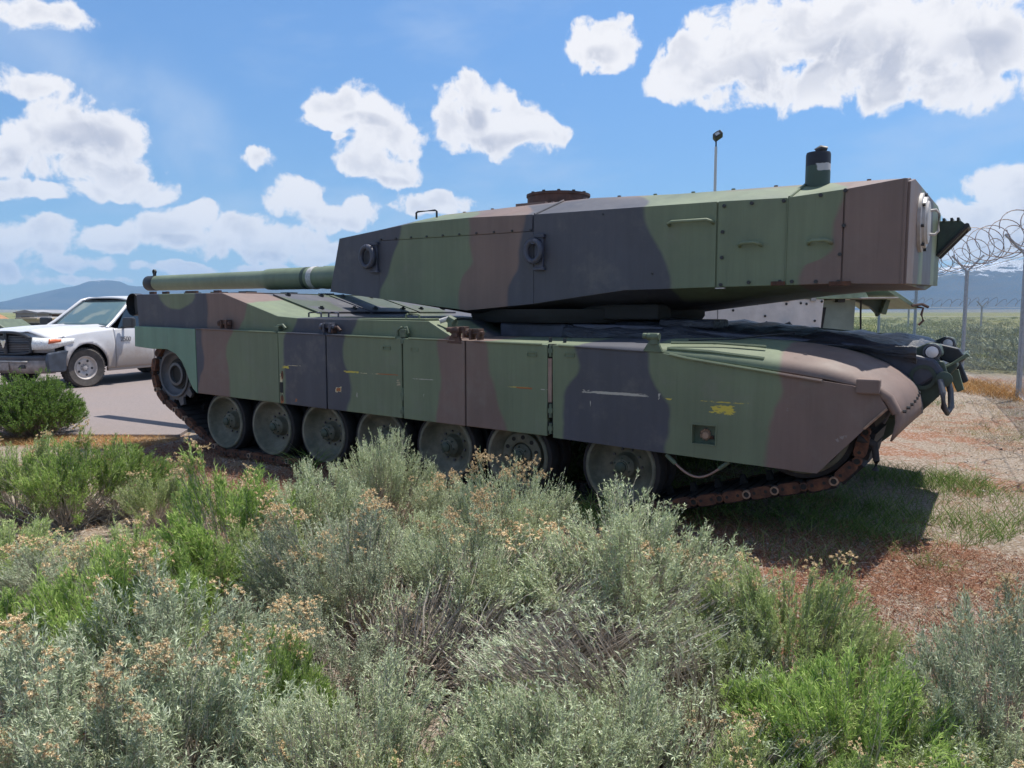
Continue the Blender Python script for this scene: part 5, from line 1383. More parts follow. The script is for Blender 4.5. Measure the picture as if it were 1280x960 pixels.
leafmat('plain_green', [(0, (.13, .18, .06)), (.5, (.22, .27, .09)), (1, (.34, .36, .16))], .2)
beyond = lambda x, y, d: d > 19.5
field('sagebrush_field', 620, .28, .80, 19.5, 150, 3, 'plain_sage', .8, 1.9, 'grey green sagebrush covering the plain behind the fence', beyond)
field('green_scrub', 420, .28, .80, 21, 220, 4, 'plain_green', .5, 1.3, 'yellow green scrub between the sagebrush', beyond)
field('far_scrub', 260, -.85, -.35, 45, 260, 5, 'plain_sage', .6, 1.3, 'scrub far behind the pickup')
# ------------------------------------------------------------------ fence
plain('galvanised', (0.30, 0.33, 0.37), .45, metal=.4, var=.15, scale=20)
plain('fence_wire', (0.48, 0.50, 0.52), .5, metal=.0, var=.1, scale=40)
plain('razor_steel', (0.17, 0.135, 0.13), .5, metal=.4, var=.3, scale=20)
FP = [frame(5.6, 7.2), frame(9.13, 13.9), frame(11.23, 19.3), frame(12.80, 24.7), frame(14.15, 30.0), frame(15.4, 35.4), frame(16.6, 40.8)]
fence = thing('chain_link_fence', 'tall chain link fence with Y shaped arms and razor wire coils, right of the tank', 'fence', tuple(FP[1]))
FH = 2.52
def fence_post(p, parent, h=FH, r=.046, arm=.46, d=None):
    b = MB(); b.tube([(p[0], p[1], -.1), (p[0], p[1], h)], r, 10); b.tube([(p[0], p[1], h), (p[0], p[1], h + .03)], r * 1.25, 10)
    po = b.build('post', K['galvanised'], parent, smooth=40)
    n = Vector((-d[1], d[0], 0)).normalized()
    for s in (-1, 1):
        b = MB(); b.tube([Vector((p[0], p[1], h + .01)), Vector((p[0], p[1], h + .01)) + n * (s * arm * .75) + Vector((0, 0, arm * .85))], r * .55, 6)
        b.build('y_arm', K['galvanised'], po)
for i, p in enumerate(FP):
    a = FP[max(0, i - 1)]; c = FP[min(len(FP) - 1, i + 1)]; fence_post(p, fence, d=(c - a))
# chain link cloth: bent wires woven as diamonds
VV = []; FFc = []; off = 0
def cloth(a, c, h0, h1, cell, w, VV, FFc, off):
    d = (c - a); Ln = np.linalg.norm(d[:2]); d = d / Ln; nrm_ = np.array([-d[1], d[0], 0])
    nx = int(Ln / cell); nz = int((h1 - h0) / cell)
    for k in range(nx):
        t = np.arange(nz + 1)
        for ph in (0,):
            s = (k + .5 + .5 * np.where(t % 2 == 0, -1, 1)) * cell
            z = h0 + t * (h1 - h0) / nz
            P = a[None] + d[None] * s[:, None]; P = P.copy(); P[:, 2] = z
            Q = P[None]
            for side in (d, nrm_):
                V, F = strips(Q, w, np.broadcast_to(side, (1, nz + 1, 3))); VV.append(V); FFc.append(F + off); off += len(V)
    return off
for i in range(len(FP) - 1):
    if i > 3: break
    off = cloth(np.array(FP[i]), np.array(FP[i + 1]), .03, FH - .02, .095 if i < 2 else .12, .0028 if i < 2 else .004, VV, FFc, off)
V = np.concatenate(VV); F = np.concatenate(FFc); V[:, :2] -= np.array(FP[1])[:2]
o = put('chain_link_mesh', npmesh('chain_link_mesh', V, F, K['fence_wire']), fence); o['kind'] = 'stuff'
def wire_run(parent, pts, z, r, sag=.02, name='barbed_wire', m='fence_wire', off=0):
    for i in range(len(pts) - 1):
        a, c = pts[i], pts[i + 1]; d = c - a; n = np.array([-d[1], d[0], 0]) / np.linalg.norm(d[:2])
        b = MB(); b.tube([tuple(a + d * t + n * off + np.array([0, 0, z - sag * math.sin(PI * t)])) for t in np.linspace(0, 1, 9)], r, 4)
        for t in np.linspace(.03, .97, 40):
            q = a + d * t + n * off + np.array([0, 0, z - sag * math.sin(PI * t)])
            e = np.random.default_rng(int(t * 999) + i).normal(0, .016, 3)
            b.tube([tuple(q - e), tuple(q + e)], r * .8, 3, cap=False)
        b.build(name, K[m], parent)
wire_run(fence, FP, FH + .02, .006, .01, 'top_wire')
for off_ in (-.30, -.16, .16, .30): wire_run(fence, FP[:5], FH + .03 + abs(off_) * 1.1, .0035, .03, 'barbed_wire', off=off_)
# razor wire coil: a loose helix resting in the Y arms
def coil(a, c, z, R, turns, seed, parent, r=.0085, name='razor_wire_coil'):
    rr_ = np.random.default_rng(seed); d = c - a; Ln = np.linalg.norm(d[:2]); d = d / Ln; n = np.array([-d[1], d[0], 0])
    pts = []
    N_ = turns * 26
    pr = rr_.uniform(.75, 1.18, turns + 2); sh = rr_.normal(0, .10, turns + 2); tl = rr_.normal(0, .35, turns + 2)
    for k in range(N_ + 1):
        t = k / N_ * turns; i = int(t); f = t - i
        Rr = R * (pr[i] * (1 - f) + pr[i + 1] * f); s0 = sh[i] * (1 - f) + sh[i + 1] * f; tt = tl[i] * (1 - f) + tl[i + 1] * f
        th = 2 * PI * t
        along = Ln * t / turns + Rr * .55 * math.sin(th + tt) + s0 * .3
        q = a + d * along + n * (Rr * math.cos(th) + s0 * .4); pts.append((q[0], q[1], z + Rr * 1.02 + Rr * math.sin(th)))
    b = MB(); b.tube(pts, r, 4, cap=False)
    for k in range(0, len(pts) - 1, 2):
        p = Vector(pts[k]); t = (Vector(pts[k + 1]) - p).normalized(); e = t.cross(Vector(rr_.normal(0, 1, 3))).normalized() * .022
        b.add([p - t * .012 - e * .15, p + e, p + t * .012 - e * .15, p - e], [(0, 1, 2, 3)])
    return b.build(name, K['razor_steel'], parent, recalc=False)
for i in range(len(FP) - 1):
    coil(np.array(FP[i]), np.array(FP[i + 1]), FH + .10, .40, 5, 5 + i, fence)
    if i < 3: coil(np.array(FP[i]), np.array(FP[i + 1]), FH + .05, .28, 3, 55 + i, fence)
# the far fence across the plain
ffence = thing('far_fence', 'distant fence of thin posts with Y arms crossing the sagebrush plain', 'fence', tuple(frame(34, 60)))
pm = None
far_line = [frame(26 + 5.6 * k * .9, 62 - 1.1 * k) for k in range(-3, 9)]
for k, p in enumerate(far_line):
    b = MB(); b.tube([(p[0], p[1], -.1), (p[0], p[1], 1.95)], .075, 6); po = b.build('post', K['galvanised'], ffence)
    for s in (-1, 1):
        b = MB(); b.tube([(p[0], p[1], 1.93), (p[0] + s * .42 * R0[0], p[1] + s * .42 * R0[1], 2.38)], .045, 5); b.build('y_arm', K['galvanised'], po)
for k in range(len(far_line) - 1):
    coil(far_line[k], far_line[k + 1], 1.98, .30, 8, 90 + k, ffence, r=.014)
wire_run(ffence, far_line, 1.9, .014, .02, 'top_wire'); wire_run(ffence, far_line, 1.2, .012, .02, 'middle_wire')
# --- flood light pole
lp = frame((889 - 640) / FPX * 30, 30)
t = thing('light_pole', 'slim grey pole with a tilted flood lamp, rising behind the turret', 'lamp post', tuple(lp))
b = MB(); b.tube([(lp[0], lp[1], -.2), (lp[0], lp[1], 7.75)], [.075, .05], 12); b.build('pole', K['fence_wire'], t, smooth=40)
b = MB(); b.cyl((lp[0], lp[1], 7.7), (lp[0], lp[1], 8.02), .03, 8); b.build('neck', K['dark_metal'], t)
Mh = Matrix.Translation(Vector((lp[0], lp[1], 8.15)) + Vector(R0) * .06) @ Matrix(((R0[0], F0[0], 0, 0), (R0[1], F0[1], 0, 0), (0, 0, 1, 0), (0, 0, 0, 1))) @ Matrix.Rotation(rad(-35), 4, 'Y') @ Matrix.Rotation(rad(-25), 4, 'X')
b = MB(); b.box(-.17, .17, -.16, .16, -.09, .10, Mh); b.box(-.12, .12, -.10, .10, .10, .15, Mh); hd = b.build('lamp_head', K['dark_metal'], t, bevel=.02)
b = MB(); b.box(-.10, .06, -.178, -.165, -.05, .06, Mh); b.build('lamp_glass', K['galvanised'], hd)

# ------------------------------------------------------------------ the second vehicle behind the turret
plain('cream_paint', (0.68, 0.63, 0.60), .55, var=.10, scale=5)
plain('pale_green_paint', (0.24, 0.31, 0.21), .5, var=.25, scale=6)
plain('grey_green_paint', (0.22, 0.27, 0.24), .55, var=.12, scale=4)
AD = 10.6
def ap(u, v, d): return ((u - 640) / FPX * d, 1.535 + (390 - v) / FPX * d)    # (lateral, height) at distance d
apc = thing('armoured_carrier', 'cream and green armoured carrier seen through the gap under the turret', 'armoured vehicle', tuple(frame(4.0, AD + 1.2)), math.atan2(R0[1], R0[0]))
def A_(poly, d0, d1, name, m, bevel=.006, parent=None):
    """poly (lateral, height), from distance d0 to d1"""
    b = MB(); b.prism([(x - 4.0, z) for x, z in poly], d0 - (AD + 1.2), d1 - (AD + 1.2)); p = parent or apc
    o = b.build(name, K[m], p, bevel=bevel, loc=(0, 0, 0)); return o
w0 = ap(840, 420, AD)[0]; w1 = ap(1028, 420, AD)[0]
hullp = A_([(w0, .55), (w0, 1.74), (w1, 1.71), (w1 - .09, .55)], AD, AD + 2.3, 'hull', 'cream_paint', .01)
A_([(w0, 1.742), (w1 + .02, 1.712), (w1 + .6, 1.72), (w1 + .52, 1.86), (w0 + .1, 1.90)], AD - .02, AD + 2.28, 'roof_side', 'pale_green_paint')
e0 = ap(1076, 400, AD)[0]
A_([(w1 + .003, .6), (w1 + .003, 1.70), (e0, 1.70), (e0 - .03, .6)], AD + .22, AD + 2.2, 'end_plate', 'grey_green_paint')
b0, h0 = ap(1019, 388, AD); A_([(b0 + .02, .9), (b0 + .09, 1.60), (b0 + .19, 1.60), (b0 + .10, .9)], AD + .14, AD + .21, 'rubber_post', 'rubber')
b0, h0 = ap(1049, 378, AD); A_([(b0, h0 + .0), (b0, h0 + .11), (b0 + .11, h0 + .11), (b0 + .10, h0)], AD + .1, AD + .21, 'vent_box', 'dark_metal')
# lifted rear canopy with struts
l0, z0 = ap(1070, 373, AD); l1, z1 = ap(1145, 384, AD)
A_([(l0, 1.715), (l0, 1.73), (l1 - .32, 1.735), (l1 - .32, 1.72)], AD - .1, AD + 1.9, 'canopy_sill', 'hatch_grey', .003)
A_([(l1 - .62, 1.95), (l1 - .55, 1.97), (l1 + .02, 1.60), (l1 - .03, 1.575)], AD + .0, AD + 1.7, 'raised_flap', 'pale_green_paint', .004)
A_([(l0 + .02, 1.712), (l1 - .30, 1.712), (l1 - .32, 1.58), (l1 - .42, 1.47), (l0 + .38, 1.52), (l0 + .30, 1.60)], AD + .25, AD + .33, 'side_gusset', 'dark_green')
A_([(l0 + .40, 1.52), (l0 + .46, 1.70), (l0 + .52, 1.70), (l0 + .47, 1.50)], AD + .16, AD + .24, 'strut', 'olive_mid', .003)
def AT(pts, r, name, m, n=6, parent=None):
    b = MB(); b.tube([(x - 4.0, d - (AD + 1.2), z) for x, z, d in pts], r, n); return b.build(name, K[m], parent or apc, loc=(0, 0, 0))
x, z = ap(1078, 395, AD); AT([(x, z + .22, AD + .1), (x + .0, z + .05, AD + .1), (x + .02, z - .22, AD + .12)], .013, 'hose', 'rubber')
AT([(l1 - .02, 1.60, AD - .02), (l1 + .05, 1.59, AD - .04), (l1 + .03, 1.50, AD - .04), (l1 + .06, 1.42, AD - .04), (l1 + .0, 1.36, AD - .04)], .016, 'hook_chain', 'rust_brown')
AT([(l1 - .1, 1.62, AD - .03), (l1 + .03, 1.64, AD - .04), (l1 + .12, 1.60, AD - .04)], .02, 'hook_bar', 'rust_brown')
for u, v in ((955, 395), (957, 403), (945, 380), (981, 380), (999, 379), (1006, 380), (1017, 401), (889, 385), (915, 388), (1025, 377)):
    x, z = ap(u, v, AD); b = MB(); b.lathe([(.018, -.008), (0, -.012)], (x - 4.0, AD - (AD + 1.2), z), 'y', 8); b.build('bolt', K['dark_metal'], hullp, loc=(0, 0, 0))
for u, v in ((981, 374), (1014, 374)):
    x, z = ap(u, v, AD); b = MB(); b.box(x - .035 - 4, x + .035 - 4, -1.23, -1.18, z - .03, z + .03); b.build('clip', K['hatch_grey'], hullp, bevel=.003, loc=(0, 0, 0))
x, z = ap(896, 390, AD); b = MB(); b.box(x - 4.003, x - 3.997, -1.204, -1.199, .6, 1.73); b.build('panel_joint', K['dark_metal'], hullp, loc=(0, 0, 0))
x, z = ap(982, 408, AD); b = MB(); b.tube([(x - 4 - .06, -1.25, z), (x - 4, -1.3, z + .02), (x - 4 + .07, -1.25, z - .02)], [.03, .05, .025], 8); b.build('wire_bundle', K['dark_metal'], hullp, loc=(0, 0, 0))
x, z = ap(1005, 414, AD); b = MB(); b.tube([(x - 4.05, -1.26, z - .04), (x - 4.05, -1.26, z + .05), (x - 3.93, -1.26, z + .05), (x - 3.93, -1.26, z - .04)], .012, 6); b.build('handle', K['dark_metal'], hullp, loc=(0, 0, 0))
x, z = ap(1017, 412, AD); b = MB(); b.box(x - 4.06, x - 3.94, -1.23, -1.19, z - .04, z + .035); b.build('grille', K['dark_steel'], hullp, loc=(0, 0, 0))
A_([(w0 + .1, .0), (w0 - .15, .30), (w0 + .1, .52), (e0, .52), (e0 + .2, .30), (e0, .0)], AD + .1, AD + .5, 'track', 'rubber', .05)
A_([(w0 + .1, .0), (w0 - .15, .30), (w0 + .1, .52), (e0, .52), (e0 + .2, .30), (e0, .0)], AD + 1.8, AD + 2.2, 'track', 'rubber', .05)
for k in range(5):
    b = MB(); b.lathe([(.24, 0), (.24, -.04), (.19, -.05), (.05, -.03), (0, -.05)], (w0 + .25 + k * .55 - 4, -1.1, .27), 'y', 20); b.build('road_wheel', K['wheel_green'], apc, loc=(0, 0, 0))

# ------------------------------------------------------------------ far left: sheds, bank and an old vehicle
plain('bank_soil', (0.30, 0.17, 0.10), .95, var=.3, scale=.8, spec=.1)
plain('shed_grey', (0.24, 0.25, 0.28), .7, var=.2, scale=.5)
plain('shed_tan', (0.42, 0.34, 0.27), .7, var=.2, scale=.5)
plain('far_white', (0.6, 0.6, 0.6), .5, var=.1, scale=1)
def fl(u, d): return (u - 640) / FPX * d
def far_box(name, u0, u1, v0, d, dd, m, label, cat, roofh=0, group=None, roofm=None):
    p = frame((fl(u0, d) + fl(u1, d)) / 2, d); w = (fl(u1, d) - fl(u0, d)) / 2; h = 1.535 + (390 - v0) / FPX * d
    t = thing(name, label, cat, tuple(p), YAW, group)
    b = MB(); b.box(-w, w, 0, dd, -.2, h); b.build('wall', K[m], t, loc=(0, 0, 0))
    b = MB(); b.prism([(-w - .2, h), (w + .2, h), (w + .2, h + .12), (0, h + .12 + roofh), (-w - .2, h + .12)], -.2, dd + .2); b.build('roof', K[roofm or m], t, loc=(0, 0, 0))
    for k in range(max(1, int(w / 1.6))):
        x = -w + 1.2 + k * 3.0
        b = MB(); b.box(x - .5, x + .5, -.06, .02, h * .25, h * .7); b.build('door' if k % 2 else 'window', K['dark_metal'], t, loc=(0, 0, 0))
    return t
bk = MB(); rows = []
for i in range(8):
    row = []
    for j in range(24):
        u = -160 + j * (185 / 23.); d = 78 + i * 2.0; e = math.sin(PI * i / 7.) * (1 - max(0, (j - 17) / 6.0) ** 2)
        p = frame(fl(u, d), d, -.1 + 2.1 * e + .12 * math.sin(j * 1.3 + i)); row.append(tuple(p))
    rows.append(row)
bk.grid(rows); o = bk.build('earth_bank', K['bank_soil'], smooth=80); o['kind'] = 'structure'
far_box('long_shed', 22, 48, 391.6, 95, 8, 'shed_grey', 'low grey shed far behind the pickup, right of the brown bank', 'shed', .3)
far_box('storage_shed', 49, 66, 392.2, 90, 6, 'shed_grey', 'dull grey storage box far behind the pickup hood, nearest the windscreen', 'shed', .1)
far_box('tan_trailer', 26, 47, 399, 60, 2.4, 'shed_tan', 'tan flat trailer parked before the grey shed', 'trailer', 0)
far_box('white_crate', 50, 61, 398, 62, 1.5, 'far_white', 'pale crate on the ground behind the pickup hood', 'crate', 0)
far_box('dark_crate', 67, 75, 394, 85, 3, 'rust_brown', 'dark box beside the grey storage box near the windscreen', 'crate', 0)
# old green vehicle at the left edge
vd = 27.0
t = thing('old_utility_car', 'dull green old car behind the pickup hood at the left edge', 'car', tuple(frame(fl(-24, vd), vd)), YAW)
b = MB(); b.prism([(-2.2, .35), (-2.25, .95), (-1.3, 1.02), (-.9, 1.30), (.45, 1.28), (.85, 1.0), (1.15, .88), (1.2, .40)], 0, 1.7); b.build('body', K['olive_mid'], t, bevel=.05, loc=(0, 0, 0))
b = MB(); b.prism([(-1.05, 1.04), (-.8, 1.23), (.38, 1.22), (.68, 1.02)], -.01, 1.71); b.build('window', K['dark_metal'], t, loc=(0, 0, 0))
for x in (-1.5, .65):
    b = MB(); b.lathe([(.36, .22), (.36, -.02), (.2, -.03), (0, -.02)], (x, 0, .36), 'y', 20); b.build('wheel', K['rubber'], t, loc=(0, 0, 0))
# ------------------------------------------------------------------ white pickup
def tpaint(g):
    P = g.obj(); x, y, z = g.xyz(P)
    n = g.noise(P, 2.2, 6, .7)
    d = g.ss(z + (n - .5) * .7, 1.15, .45) * .92
    col = g.mix(d, (.56, .57, .60), (.27, .22, .185))
    return dict(color=col, rough=g.mix(d, (.22,) * 3, (.7,) * 3), coat=.0)
mat('white_dusty_paint', tpaint, .25)
plain('truck_dark', (.028, .030, .036), .4, var=.2, scale=6)
plain('bumper_blue', (.045, .055, .075), .35, var=.3, scale=5)
plain('bumper_dust', (.28, .24, .22), .7, var=.3, scale=7)
plain('tyre_dusty', (.075, .066, .060), .85, var=.3, scale=10)
plain('steel_rim', (.50, .46, .43), .45, metal=.2, var=.15, scale=10)
plain('amber', (.55, .13, .05), .25, var=.1)
plain('lamp_clear', (.70, .71, .70), .12, var=.15, scale=25)
plain('badge_grey', (.16, .16, .17), .4, var=.1)
plain('chrome', (.7, .7, .72), .15, metal=.9, var=.05)
def glassf(g):
    return dict(color=(.10, .16, .17), rough=.04)
mat('tinted_glass', glassf, .04, spec=1.0)
mat('side_glass', lambda g: dict(color=(.02, .03, .04), rough=.06), .06, spec=.8)
T0 = frame(-9.915, 15.13); TH = 1.248
# truck axes: s runs back from the bumper, w to the visible side
sv = R0 * math.cos(TH) + F0 * math.sin(TH); wv = R0 * math.sin(TH) - F0 * math.cos(TH)
truck = thing('pickup_truck', 'white dusty pickup truck with black grille, half hidden behind the tank rear', 'pickup truck', tuple(T0), math.atan2(sv[1], sv[0]))
# local frame: X = s (back), Y = left of X; the visible side is at local -Y
def tb(b, name, m, bevel=0, smooth=None, parent=None, solid=0, label=None): return b.build(name, K[m], parent or truck, bevel=bevel, smooth=smooth, solid=solid, loc=(0, 0, 0), label=label)
def halfw(s, z):
    w = 1.0
    if s < .7: w -= .16 * ((.7 - s) / .7) ** 2.2
    w -= .045 * max(0, (z - .75) / .4) ** 2 + .05 * max(0, (.62 - z) / .35) ** 2
    return w
AR = [(1.02, .40, .50), (4.60, .40, .50)]       # wheel arches: s, z, radius
def side_z_top(s): return np.interp(s, [.18, .4, .8, 1.3, 1.7, 2.2, 3.9, 5.8], [1.00, 1.05, 1.11, 1.16, 1.185, 1.20, 1.22, 1.22])
def side_grid(s0, s1, sgn, zlo=lambda s: .36):
    ss_ = np.arange(s0, s1 + 1e-6, (s1 - s0) / max(2, round((s1 - s0) / .045)))
    NZ = 20; b = MB(); idx = {}
    for i, s in enumerate(ss_):
        for j in range(NZ + 1):
            z = zlo(s) + (side_z_top(s) - zlo(s)) * j / NZ; s_, z_ = s, z
            for (cs_, cz, cr) in AR:
                r_ = math.hypot(s_ - cs_, z_ - cz)
                if r_ < cr + .028 and r_ > cr - .06: k = cr / r_; s_, z_ = cs_ + (s_ - cs_) * k, cz + (z_ - cz) * k
            fl_ = 0
            for (cs_, cz, cr) in AR:      # flared lip
                r_ = math.hypot(s_ - cs_, z_ - cz)
                if r_ < cr + .10 and z_ > .3: fl_ = .022 * (1 - (r_ - cr) / .10)
            idx[i, j] = len(b.v); b.v.append((s_, sgn * (halfw(s_, z_) + fl_), z_))
    for i in range(len(ss_) - 1):
        for j in range(NZ):
            q = [idx[i, j], idx[i + 1, j], idx[i + 1, j + 1], idx[i, j + 1]]
            c = np.mean([b.v[k] for k in q], 0)
            if any(math.hypot(c[0] - cs_, c[2] - cz) < cr for cs_, cz, cr in AR): continue
            b.f.append(tuple(q))
    return b
body = None
for sgn in (-1, 1):
    o = tb(side_grid(.50, 1.735, sgn), 'front_wing', 'white_dusty_paint', smooth=40, solid=.02)
    d = tb(side_grid(1.752, 2.80, sgn), 'front_door', 'white_dusty_paint', smooth=40, solid=.02)
    b = MB(); b.box(2.50, 2.68, sgn * 1.0 - .02, sgn * 1.0 + .02 + sgn * .02, 1.02, 1.055); tb(b, 'door_handle', 'white_dusty_paint', bevel=.01, parent=d)
    d = tb(side_grid(2.815, 3.72, sgn), 'rear_door', 'white_dusty_paint', smooth=40, solid=.02)
    tb(side_grid(3.78, 5.80, sgn), 'bed_side', 'white_dusty_paint', smooth=40, solid=.02)
    b = MB(); b.box(1.56, 3.75, sgn * .93 - .03, sgn * .93 + .03, .30, .385); tb(b, 'rocker', 'white_dusty_paint', bevel=.015)
# hood: a raised centre and rounded shoulders
b = MB(); rows = []
for s in np.linspace(.12, 1.80, 24):
    row = []
    for w in np.linspace(-1, 1, 31):
        hw = halfw(s, side_z_top(s)) - .0; aw = abs(w)
        zs = side_z_top(max(.18, s))
        zc = np.interp(s, [.12, .25, .45, .9, 1.8], [1.145, 1.185, 1.205, 1.235, 1.265])
        t = min(1, max(0, (aw - .52) / .48)); z = zc - (zc - zs) * (t ** 1.5) + .018 * math.exp(-((aw - .50) / .07) ** 2)
        row.append((s + .14 * aw ** 2.5 * (1 if s < .6 else max(0, 1 - (s - .6) / .4)), w * hw, z))
    rows.append(row)
b.grid(rows); tb(b, 'hood', 'white_dusty_paint', smooth=60, solid=.02)
# front: grille, surround, emblem
def nose(w): return .06 + .17 * (abs(w) / .95) ** 2.2
def front_panel(w0, w1, z0, z1, name, m, off=0, parent=None, n=14, bevel=0, thick=.05, zf=None):
    b = MB(); rows = []
    for k in range(n + 1):
        w = w0 + (w1 - w0) * k / n; s = nose(w) + off
        za, zb = (z0, z1) if zf is None else zf(w)
        rows.append([(s, w, za), (s - .012, w, (za + zb) / 2), (s + .01, w, zb)])
    b.grid(rows); return tb(b, name, m, smooth=50, solid=thick, parent=parent, bevel=bevel)
front_panel(-.93, .93, .74, 1.08, 'nose_panel', 'white_dusty_paint', off=.07, zf=lambda w: (.74, 1.145 - .10 * (abs(w) / .93) ** 2))
gzf = lambda w: (.70 + .04 * (abs(w) / .56) ** 4, 1.15 - .12 * (abs(w) / .56) ** 3)
gl = front_panel(-.56, .56, .70, 1.07, 'grille', 'truck_dark', off=.02, zf=gzf, thick=.03)
def gbar(pts, r, name='grille_bar', m='truck_dark'): b = MB(); b.tube(pts, r, 8); return tb(b, name, m, smooth=60, parent=gl)
gbar([(nose(w) + .0, w, 1.135 - .12 * (abs(w) / .56) ** 3) for w in np.linspace(-.55, .55, 15)], .032)
gbar([(nose(w) + .0, w, .715 + .04 * (abs(w) / .56) ** 4) for w in np.linspace(-.55, .55, 15)], .030)
for sg in (-1, 1): gbar([(nose(.55), sg * .55, 1.02), (nose(.57), sg * .575, .88), (nose(.55), sg * .55, .755)], .032)
gbar([(nose(w) + .0, w, .925) for w in np.linspace(-.55, .55, 15)], .022); gbar([(.05, 0, .72), (.035, 0, .90), (.05, 0, 1.13)], .042)
for zz in np.linspace(.76, 1.06, 10):
    gbar([(nose(w) + .012, w, zz) for w in np.linspace(-.52, .52, 9)], .006, 'grille_mesh', 'badge_grey')
# chrome head shaped shield at the crossing of the bars
b = MB(); b.prism([(-.05, 1.00), (-.068, .98), (-.062, .945), (-.035, .90), (-.02, .85), (0, .83), (.02, .85), (.035, .90), (.062, .945), (.068, .98), (.05, 1.00), (.022, .985), (-.022, .985)], -.022, .01, 'x'); tb(b, 'emblem', 'chrome', bevel=.006, parent=gl)
for sg in (-1, 1):
    b = MB(); rows = []
    for k in range(13):
        t = k / 12; w = .60 + .34 * min(1, t * 1.5); s = nose(w) - .02 if t < .66 else nose(.94) - .02 + (t - .66) * 1.45
        w = w if t < .66 else .945 + .20 * (t - .66)
        zt = 1.045 - .035 * t; zb = .80 + .02 * t + (max(0, t - .7) * .35)
        rows.append([(s, sg * w, zb), (s - .02, sg * (w + .012), (zb + zt) / 2), (s + .03, sg * (w - .01), zt)])
    b.grid(rows); hl = tb(b, 'headlight', 'lamp_clear', smooth=60, solid=.03)
    b = MB(); rows = []
    for k in range(7):
        t = k / 6; s = nose(.94) - .05 + t * .24; zt, zb = 1.015 - .01 * t, .92 + .03 * t
        rows.append([(s - .03, sg * (.975 + .05 * t), zb), (s - .005, sg * (.968 + .05 * t), zt)])
    b.grid(rows); tb(b, 'side_marker', 'amber', smooth=60, solid=.01, parent=hl)
    for q in range(3):
        w = .68 + q * .10; b = MB(); b.lathe([(.04, -.022), (.03, -.03), (.0, -.012)], (nose(w), sg * w, .90 + .02 * (q % 2)), 'x', 14); tb(b, 'lamp_bulb', 'chrome', smooth=40, parent=hl)
# bumper in two tones
def bump_prof(n=24):
    b = MB(); rows = []
    for k in range(n + 1):
        w = -.98 + 1.96 * k / n; s = -.02 + .24 * (abs(w) / .98) ** 2.6
        rows.append([(s + .10, w, .70), (s, w, .68), (s - .02, w, .60)])
    b.grid(rows); return b
tb(bump_prof(), 'bumper_top', 'bumper_blue', smooth=50, solid=.02)
b = MB(); rows = []
for k in range(25):
    w = -.98 + 1.96 * k / 24; s = -.02 + .24 * (abs(w) / .98) ** 2.6; rows.append([(s - .018, w, .598), (s + .0, w, .45), (s + .05, w, .34)])
b.grid(rows); tb(b, 'bumper_face', 'bumper_dust', smooth=50, solid=.02)
for sg in (-1, 1):
    b = MB(); b.prism([(.10, .36), (.08, .60), (.12, .74), (.62, .80), (.56, .62), (.53, .46), (.50, .36)], sg * .97 - .03, sg * .97 + .045); tb(b, 'bumper_end', 'bumper_blue', bevel=.03)
    b = MB(); b.box(-.035 + .03, .02 + .03, sg * .42 - .09, sg * .42 + .09, .44, .51); tb(b, 'fog_recess', 'truck_dark', bevel=.01)
b = MB(); b.box(-.055, -.035, -.15, .15, .40, .55); tb(b, 'licence_plate', 'bumper_dust', bevel=.004)
b = MB(); b.box(-.05, .0, -.6, .6, .565, .59); tb(b, 'bumper_strip', 'hatch_grey', bevel=.008)
# cab: pillars, roof and glass
def sec(s, z, w): return (s, w, z)
WS = [(1.50, 1.235, .80), (2.28, 1.80, .66)]          # windscreen base and top corners (s, z, halfwidth)
b = MB(); rows = []
for t in np.linspace(0, 1, 9):
    row = []
    for w in np.linspace(-1, 1, 13):
        s = 1.70 + .78 * t + .10 * (w * w) * (1 - .3 * t) - .02; z = 1.235 + .565 * t + .02 * math.sin(PI * t); row.append((s, w * (.77 - .14 * t), z))
    rows.append(row)
b.grid(rows); tb(b, 'windscreen', 'tinted_glass', smooth=60, solid=.008)
b = MB(); rows = []
for s in np.linspace(2.42, 4.05, 14):
    row = []
    for w in np.linspace(-1, 1, 15):
        zc = 1.83 + .075 * math.sin(PI * min(1, (s - 2.1) / 2.1)); row.append((s + .08 * w * w * (1 if s < 2.6 else .3), w * .68, zc - .07 * abs(w) ** 3.5))
    rows.append(row)
b.grid(rows); tb(b, 'roof', 'white_dusty_paint', smooth=60, solid=.03)
